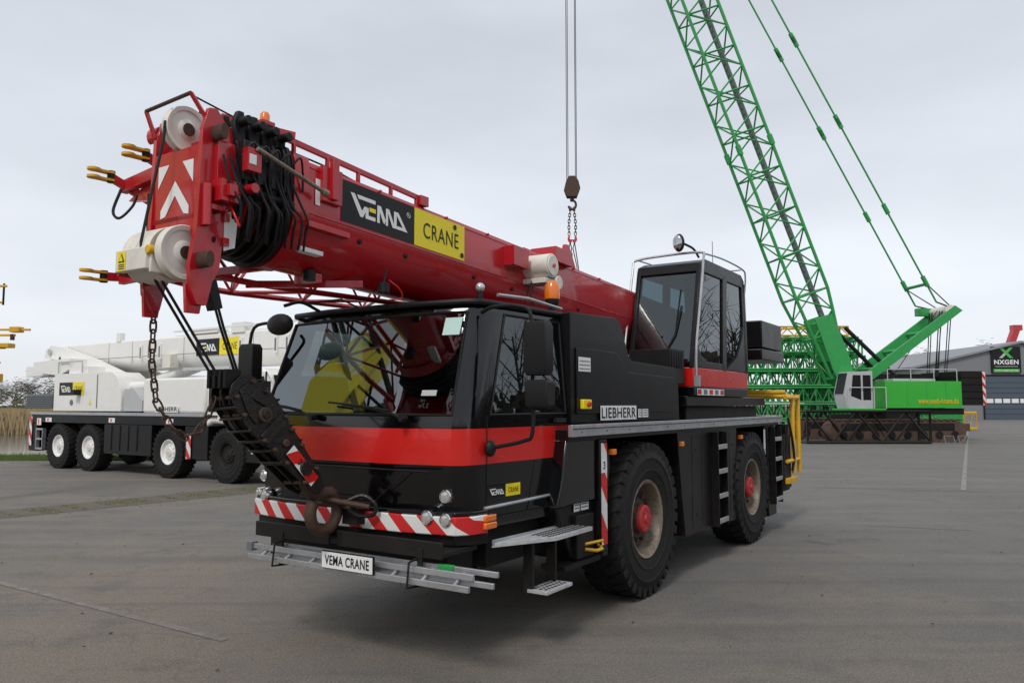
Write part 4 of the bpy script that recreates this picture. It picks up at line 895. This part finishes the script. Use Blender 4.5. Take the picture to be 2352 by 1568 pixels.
# ================================================================= left yellow rig
b=B()
b.box(-1.6,-1.3,-.15,.15,-.1,4.0,YEP);
for z,x in((3.05,.02),(2.95,-.25),(3.55,-.5),(3.85,-.45),(2.72,-.42),(2.45,-.5)):
    b.bar((-1.4,0,z),(x,0,z),.045,.04,YEP)
b.box(-.32,-.14,-.08,.08,3.00,3.10,YEP);b.box(-.62,-.3,-.1,.1,2.72,2.80,YEP);b.tube((-.3,0,2.86),(-.3,0,2.97),.04,RUS,8);b.tube((-.5,0,3.5),(-.5,0,3.9),.02,PLA,6)
b.box(-1.7,-1.1,-.4,.4,-.1,.02,YEP);b.box(-.62,-.48,-.08,.08,2.1,2.25,YEP);b.bar((-1.4,0,2.2),(-.5,0,2.2),.05,.05,YEP)
tag(b.obj('lifting_rig',None,.008),'yellow steel lifting frame rack with protruding arms','lifting gear',None,(-8.78,14.2,.1),0)
b=B();b.bar((0,0,0),(5.2,0,12.9),.9,.9,RED);b.box(4.6,5.9,-.5,.5,12.6,13.4,RED);b.box(-1.5,1.5,-1.2,1.2,0,1.4,BLM)
tag(b.obj('telescopic_boom'),'dark red telescopic crane boom raised behind the warehouse','crane',None,(69,115,0),0)
# ================================================================= TREES / REEDS
BRK=pbr('bark',(.07,.055,.042),.9,var=.3,scale=2)
TWG=pbr('bare_twigs',(.12,.10,.075),.9,var=.5,scale=.4);GTW=pbr('spring_leaves',(.10,.11,.05),.8,var=.5,scale=.4)
def tree(h,rad,mat,seed,n=900):
    R=random.Random(seed);e=thing('tree','bare early-spring tree at the far bank','tree',(0,0,0),0,'trees along the far bank')
    b=B();b.tube((0,0,0),(0,0,h*.55),h*.025,BRK,7,h*.012);tips=[]
    for i in range(14):
        z=h*R.uniform(.2,.55);a=R.uniform(0,6.28);l=rad*R.uniform(.6,1.0);q=(math.cos(a)*l,math.sin(a)*l,z+h*R.uniform(.15,.42));b.tube((0,0,z),q,h*.009,BRK,5,h*.003);tips.append(q)
        for k in range(3):
            a2=R.uniform(0,6.28);q2=(q[0]+math.cos(a2)*rad*.35,q[1]+math.sin(a2)*rad*.35,q[2]+h*R.uniform(0,.16));b.tube(q,q2,h*.004,BRK,4,h*.0015);tips.append(q2)
    b.obj('trunk',e)
    b=B()
    for i in range(n):
        t=R.choice(tips);c=V(t)+V((R.gauss(0,1),R.gauss(0,1),R.gauss(0,.8)))*rad*.17;d=V((R.gauss(0,1),R.gauss(0,1),R.gauss(0,1))).normalized();u,v=basis(d);l=h*.035*R.uniform(.5,1.3);w=l*.14
        b.add([c-u*l-v*w,c+u*l-v*w*.3,c+u*l+v*w,c-u*l+v*w],[(0,1,2,3)],mat)
    b.obj('crown',e,flip=False);return e
def cp_tree(src,loc,s,rot):
    e=src.copy();COL.objects.link(e);e.location=loc;e.scale=(s,s,s);e.rotation_euler=(0,0,rot)
    for c in src.children:
        k=c.copy();COL.objects.link(k);k.parent=e
    return e
T=[tree(5.4,2.2,TWG,1,900),tree(4.4,2.2,GTW,2,900),tree(4.8,2.6,TWG,3,900)]
T[0].location=(-58,97,0);T[1].location=(-54,95,0);T[2].location=(-62,98,0)
for i in range(14):
    cp_tree(T[i%3],(-70+i*2.8+random.uniform(-1,1),95+random.uniform(-5,9),0),random.uniform(.65,1.0),random.uniform(0,6))
for x,y,s in((70,118,1.95),(64,122,1.8),(76,120,1.95),(60.5,119,1.75)):
    t=cp_tree(T[0],(x,y,0),s,x);t['label']='bare tree behind the grey warehouse';t['group']='trees behind the warehouse'
R=random.Random(5)
b=B()
for i in range(7000):
    x=R.uniform(-75,-20);y=R.uniform(76,88);z=R.random()**1.5*2.6*(.6+.4*math.sin(x*.9)*math.sin(x*.37+1));c=V((x,y,z));l=.28
    b.add([c+V((-l,0,-l*.3)),c+V((l,0,-l*.2)),c+V((l*.8,0,l*.5)),c+V((-l*.6,0,l*.6))],[(0,1,2,3)],R.choice((TWG,GTW,GTW)))
o=b.obj('shrub_bank',flip=False);o['kind']='stuff';o['label']='low green brown shrubs along the far bank';o['category']='shrubs'
RDM=pbr('dry_reeds',(.36,.27,.15),.9,var=.4,scale=1.5)
b=B()
for i in range(9000):
    x=R.uniform(-48,-16);y=R.uniform(46,60);h=R.uniform(.8,1.55);dx=R.gauss(0,.2);w=.03
    b.add([(x-w,y,0),(x+w,y,0),(x+dx+w*1.5,y+.05,h),(x+dx-w,y,h)],[(0,1,2,3)],RDM)
o=b.obj('reed_bed',flip=False);o['kind']='stuff';o['label']='dry tan reeds along the water bank';o['category']='reeds'
GRS=pbr('grass_blades',(.09,.14,.03),.9,var=.4,scale=2);DGR=pbr('dry_grass_blades',(.20,.17,.09),.9,var=.4,scale=2)
b=B()
for i in range(9000):
    x=R.uniform(-24,-9);y=25.2+R.random()**1.5*2.4;h=R.uniform(.05,.16);w=.02;dx=R.gauss(0,.05)
    b.add([(x-w,y,0),(x+w,y,0),(x+dx,y,h)],[(0,1,2)],GRS)
for i in range(2600):
    t=R.random()
    if math.sin(t*37)+math.sin(t*91+2)<-.1: continue
    u=R.gauss(0,.28);x=-9.0+t*5.0+u*.77;y=12.2+t*6.4-u*.6;h=R.uniform(.01,.03)
    b.add([(x-.015,y,0.005),(x+.015,y,0.005),(x+R.gauss(0,.02),y,h)],[(0,1,2)],R.choice((GRS,DGR,DGR)))
o=b.obj('grass',flip=False);o['kind']='stuff';o['label']='green grass and moss along the paving';o['category']='grass'
LEF=pbr('dead_leaf',(.07,.045,.025),.9,var=.4,scale=30)
b=B()
for i in range(120):
    x=R.uniform(-7,10);y=R.uniform(3.5,22);a=R.uniform(0,6.28);l=R.uniform(.010,.026);d=V((math.cos(a),math.sin(a),0))*l;e_=V((-math.sin(a),math.cos(a),0))*l*.5;c=V((x,y,.008))
    b.add([c-d,c+e_+V((0,0,.012)),c+d+V((0,0,.006)),c-e_],[(0,1,2,3)],LEF)
o=b.obj('leaf_litter',flip=False);o['kind']='stuff';o['label']='scattered dead leaves and grit on asphalt';o['category']='leaves'
def treerow(A,Bp,n,h0,h1,lowh,nq):
    b=B()
    for k in range(n):
        t=(k+.5)/n;x0=A[0]+(Bp[0]-A[0])*t+R.uniform(-1,1);y0=A[1]+(Bp[1]-A[1])*t+R.uniform(-1.5,1.5);hh=R.uniform(h0,h1);b.tube((x0,y0,0),(x0+R.uniform(-.5,.5),y0,hh*.8),.2,BRK,5,.06)
        for i in range(26):
            z=hh*R.uniform(.15,.75);a=R.uniform(0,6.28);l=R.uniform(1,3);q=(x0+math.cos(a)*l,y0+math.sin(a)*l,z+R.uniform(1,3.5));b.tube((x0,y0,z),q,.06,BRK,4,.02)
            for j in range(3): b.tube(q,(q[0]+R.uniform(-1,1),q[1]+R.uniform(-1,1),q[2]+R.uniform(0,1.5)),.03,BRK,3,.008)
    for i in range(nq):
        t=R.random();z=R.random()**1.4*lowh;c=V((A[0]+(Bp[0]-A[0])*t+R.uniform(-1.5,1.5),A[1]+(Bp[1]-A[1])*t+R.uniform(-1.5,1.5),z));d=V((R.gauss(0,1),R.gauss(0,1),0)).normalized()*.4
        b.add([c-d+V((0,0,-.2)),c+d+V((0,0,-.1)),c+d*.7+V((0,0,.3)),c-d*.5+V((0,0,.35))],[(0,1,2,3)],TWG)
    o=b.obj('tree_line',flip=False);o['kind']='stuff';o['label']='row of bare trees and shrubs along the yard';o['category']='trees'
treerow((-45,-30),(48,-30),26,8,13,5,5000)
treerow((30,-8),(60,62),26,10,14,6.5,7000)
# ================================================================= GROUND
def plane(name,pts,z,mat):
    me=bpy.data.meshes.new(name);me.from_pydata([(x,y,z) for x,y in pts],[],[tuple(range(len(pts)))]);me.materials.append(mat);o=bpy.data.objects.new(name,me);COL.objects.link(o);o['kind']='structure';return o
GM=pbr('field_grass',(.06,.075,.03),.95,var=.4,scale=.2,dirt=.5,dirtcol=(.14,.11,.06))
plane('ground',[(-900,-900),(900,-900),(900,900),(-900,900)],-.012,GM)
AS,nt,p=newmat('worn_asphalt')
tc=nd(nt,'ShaderNodeTexCoord')
def noise(sc_,det=6,ro=.6,vec=None):
    n=nd(nt,'ShaderNodeTexNoise');n.inputs['Scale'].default_value=sc_;n.inputs['Detail'].default_value=det;n.inputs['Roughness'].default_value=ro
    nt.links.new(vec or tc.outputs['Object'],n.inputs['Vector']);return n.outputs['Fac']
def ramp(f,a,b_,lo=0,hi=1):
    r=nd(nt,'ShaderNodeMapRange');r.inputs[1].default_value=a;r.inputs[2].default_value=b_;r.inputs[3].default_value=lo;r.inputs[4].default_value=hi;nt.links.new(f,r.inputs[0]);return r.outputs[0]
def mixc(f,a,b_,mode='MIX'):
    m=nd(nt,'ShaderNodeMix',data_type='RGBA',blend_type=mode)
    if isinstance(f,float): m.inputs[0].default_value=f
    else: nt.links.new(f,m.inputs[0])
    for k,x in((6,a),(7,b_)):
        if isinstance(x,tuple): m.inputs[k].default_value=c4(x)
        else: nt.links.new(x,m.inputs[k])
    return m.outputs[2]
def madd(a,b_,op='ADD'):
    m=nd(nt,'ShaderNodeMath',operation=op);nt.links.new(a,m.inputs[0])
    if isinstance(b_,float): m.inputs[1].default_value=b_
    else: nt.links.new(b_,m.inputs[1])
    return m.outputs[0]
col=mixc(ramp(noise(.25,8),.35,.65),(.122,.117,.112),(.172,.164,.156))
spx=nd(nt,'ShaderNodeSeparateXYZ');nt.links.new(tc.outputs['Object'],spx.inputs[0])
near=ramp(spx.outputs[1],12.0,4.0,0,.20);left=ramp(spx.outputs[0],3.5,-3.0,-.10,.06)
col=mixc(ramp(madd(madd(noise(.42,10,.7),near),left),.50,.74,0,.80),col,(.270,.210,.150))
col=mixc(ramp(noise(1.3,10,.75),.52,.66,0,.70),col,(.078,.070,.064))
mp=nd(nt,'ShaderNodeMapping');mp.inputs['Rotation'].default_value=(0,0,math.radians(-57));mp.inputs['Scale'].default_value=(.10,1.8,1);nt.links.new(tc.outputs['Object'],mp.inputs['Vector'])
col=mixc(ramp(noise(1.0,6,.6,mp.outputs[0]),.50,.68,0,.55),col,(.255,.225,.19))
mp2=nd(nt,'ShaderNodeMapping');mp2.inputs['Rotation'].default_value=(0,0,math.radians(20));mp2.inputs['Scale'].default_value=(.15,2.5,1);nt.links.new(tc.outputs['Object'],mp2.inputs['Vector'])
col=mixc(ramp(noise(.8,6,.6,mp2.outputs[0]),.52,.68,0,.6),col,(.082,.075,.069))
sp=noise(55,6,.9);col=mixc(ramp(sp,.40,.60,.0,1),mixc(.50,col,(.022,.020,.018)),mixc(.26,col,(.50,.47,.42)))
sp3=noise(11,5,.8);col=mixc(ramp(sp3,.50,.70,0,.35),col,(.09,.083,.077))
nn=nd(nt,'ShaderNodeTexNoise');nn.inputs['Scale'].default_value=1.2;nt.links.new(tc.outputs['Object'],nn.inputs['Vector'])
va=nd(nt,'ShaderNodeVectorMath',operation='MULTIPLY_ADD');va.inputs[1].default_value=(1.5,1.5,0);nt.links.new(nn.outputs['Color'],va.inputs[0]);nt.links.new(tc.outputs['Object'],va.inputs[2])
vo=nd(nt,'ShaderNodeTexVoronoi',feature='DISTANCE_TO_EDGE');vo.inputs['Scale'].default_value=.22;nt.links.new(va.outputs[0],vo.inputs['Vector'])
crk=ramp(vo.outputs['Distance'],.0,.003,.28,0);col=mixc(crk,col,(.05,.045,.04))
vs=nd(nt,'ShaderNodeTexVoronoi');vs.inputs['Scale'].default_value=.55;nt.links.new(va.outputs[0],vs.inputs['Vector'])
col=mixc(ramp(vs.outputs['Distance'],.03,.14,.5,0),col,(.055,.048,.043))
nt.links.new(col,p.inputs['Base Color']);p.inputs['Roughness'].default_value=.8
bp=nd(nt,'ShaderNodeBump');bp.inputs['Strength'].default_value=.8;bp.inputs['Distance'].default_value=.012;nt.links.new(sp,bp.inputs['Height']);nt.links.new(bp.outputs[0],p.inputs['Normal'])
plane('asphalt_yard',[(-60,-60),(120,-60),(120,140),(20,140),(-4,60),(-9,25.6),(-60,25.6)],0,AS)
WT,nt,p=newmat('canal_water');p.inputs['Base Color'].default_value=(.10,.11,.11,1);p.inputs['Roughness'].default_value=.12
tc=nd(nt,'ShaderNodeTexCoord');bp=nd(nt,'ShaderNodeBump');bp.inputs['Strength'].default_value=.35;n=nd(nt,'ShaderNodeTexNoise');n.inputs['Scale'].default_value=3;nt.links.new(tc.outputs['Object'],n.inputs['Vector']);nt.links.new(n.outputs['Fac'],bp.inputs['Height']);nt.links.new(bp.outputs[0],p.inputs['Normal'])
plane('canal_water',[(-90,27.5),(-9,27.5),(-9,46),(-90,46)],-.006,WT)
BS,nt,p=newmat('brick_paving');tc=nd(nt,'ShaderNodeTexCoord');mp=nd(nt,'ShaderNodeMapping');mp.inputs['Rotation'].default_value=(0,0,math.radians(-50));nt.links.new(tc.outputs['Object'],mp.inputs['Vector'])
br=nd(nt,'ShaderNodeTexBrick');br.inputs['Scale'].default_value=5;br.inputs['Color1'].default_value=(.16,.135,.105,1);br.inputs['Color2'].default_value=(.11,.095,.08,1);br.inputs['Mortar'].default_value=(.065,.068,.038,1);nt.links.new(mp.outputs[0],br.inputs['Vector']);nt.links.new(br.outputs[0],p.inputs['Base Color']);p.inputs['Roughness'].default_value=.9
plane('brick_paving',[(-9.6,12.3),(-8.5,12.0),(-3.6,18.2),(-4.5,19.0)],.004,BS)
def paint(nm,lo,hi,a,b_):
    global nt,tc
    m,nt,p=newmat(nm);tc=nd(nt,'ShaderNodeTexCoord')
    nt.links.new(mixc(ramp(noise(7,10,.8),a,b_,0,.8),lo,hi),p.inputs['Base Color']);p.inputs['Roughness'].default_value=.8;return m
PT=paint('worn_white_paint',(.15,.14,.13),(.42,.40,.38),.42,.62);PT2=paint('faded_white_paint',(.17,.15,.13),(.34,.31,.28),.46,.70)
def line(x0,y0,x1,y1,w=.1,m=None):
    d=V((x1-x0,y1-y0)).normalized();n=V((-d.y,d.x))*w/2
    plane('road_marking',[(x0+n.x,y0+n.y),(x1+n.x,y1+n.y),(x1-n.x,y1-n.y),(x0-n.x,y0-n.y)],.004,m or PT)
line(-7.5,9.6,-2.2,6.17,.08,PT2);line(-20,27,-6.3,18.2,.10)
line(9.5,16.7,51,88,.10);line(6.6,17.3,9.8,16.3,.06,PT2);line(5.2,11.9,6.6,11.4,.04,PT2)
# ================================================================= WORLD / LIGHT / CAMERA
w=bpy.data.worlds.new('World');sc.world=w;w.use_nodes=True;nt=w.node_tree;bg=nt.nodes['Background']
tc=nd(nt,'ShaderNodeTexCoord');sx=nd(nt,'ShaderNodeSeparateXYZ');nt.links.new(tc.outputs['Generated'],sx.inputs[0])
sky=nd(nt,'ShaderNodeTexSky',sky_type='NISHITA');sky.sun_disc=False;sky.sun_elevation=math.radians(48);sky.sun_rotation=math.radians(200)
cr=nd(nt,'ShaderNodeValToRGB');e=cr.color_ramp.elements;e[0].position=0;e[0].color=(9.0,9.3,9.7,1);e[1].position=1;e[1].color=(7.2,7.5,8.1,1)
x=e.new(.12);x.color=(8.6,9.0,9.6,1);x=e.new(.35);x.color=(6.9,7.35,8.0,1)
nt.links.new(sx.outputs[2],cr.inputs[0])
mp=nd(nt,'ShaderNodeMapping');mp.inputs['Scale'].default_value=(1,1,3.2);nt.links.new(tc.outputs['Generated'],mp.inputs['Vector'])
n=nd(nt,'ShaderNodeTexNoise');n.inputs['Scale'].default_value=1.7;n.inputs['Detail'].default_value=5;n.inputs['Roughness'].default_value=.5;nt.links.new(mp.outputs[0],n.inputs['Vector'])
mr=nd(nt,'ShaderNodeMapRange');mr.inputs[1].default_value=.3;mr.inputs[2].default_value=.7;mr.inputs[3].default_value=.86;mr.inputs[4].default_value=1.13;nt.links.new(n.outputs['Fac'],mr.inputs[0])
ml=nd(nt,'ShaderNodeVectorMath',operation='SCALE');nt.links.new(cr.outputs[0],ml.inputs[0]);nt.links.new(mr.outputs[0],ml.inputs['Scale'])
mm=nd(nt,'ShaderNodeMix',data_type='RGBA');mm.inputs[0].default_value=.93;nt.links.new(sky.outputs[0],mm.inputs[6]);nt.links.new(ml.outputs[0],mm.inputs[7])
nt.links.new(mm.outputs[2],bg.inputs[0]);bg.inputs[1].default_value=.1
L=bpy.data.lights.new('sun','SUN');L.energy=1.5;L.angle=math.radians(12);L.color=(1,.95,.88);lo=bpy.data.objects.new('sun',L);COL.objects.link(lo)
el=math.radians(48);az=math.radians(200)
dirv=V((math.sin(az)*math.cos(el),math.cos(az)*math.cos(el),math.sin(el)));lo.rotation_euler=dirv.to_track_quat('Z','Y').to_euler()
cam=bpy.data.cameras.new('camera');cam.sensor_width=36;cam.lens=36*1801/2352;cam.clip_end=3000;cam.clip_start=.05
co=bpy.data.objects.new('camera',cam);COL.objects.link(co);co.location=(0,0,1.8);co.rotation_euler=(math.radians(90)+math.atan(144/1801),0,0);sc.camera=co
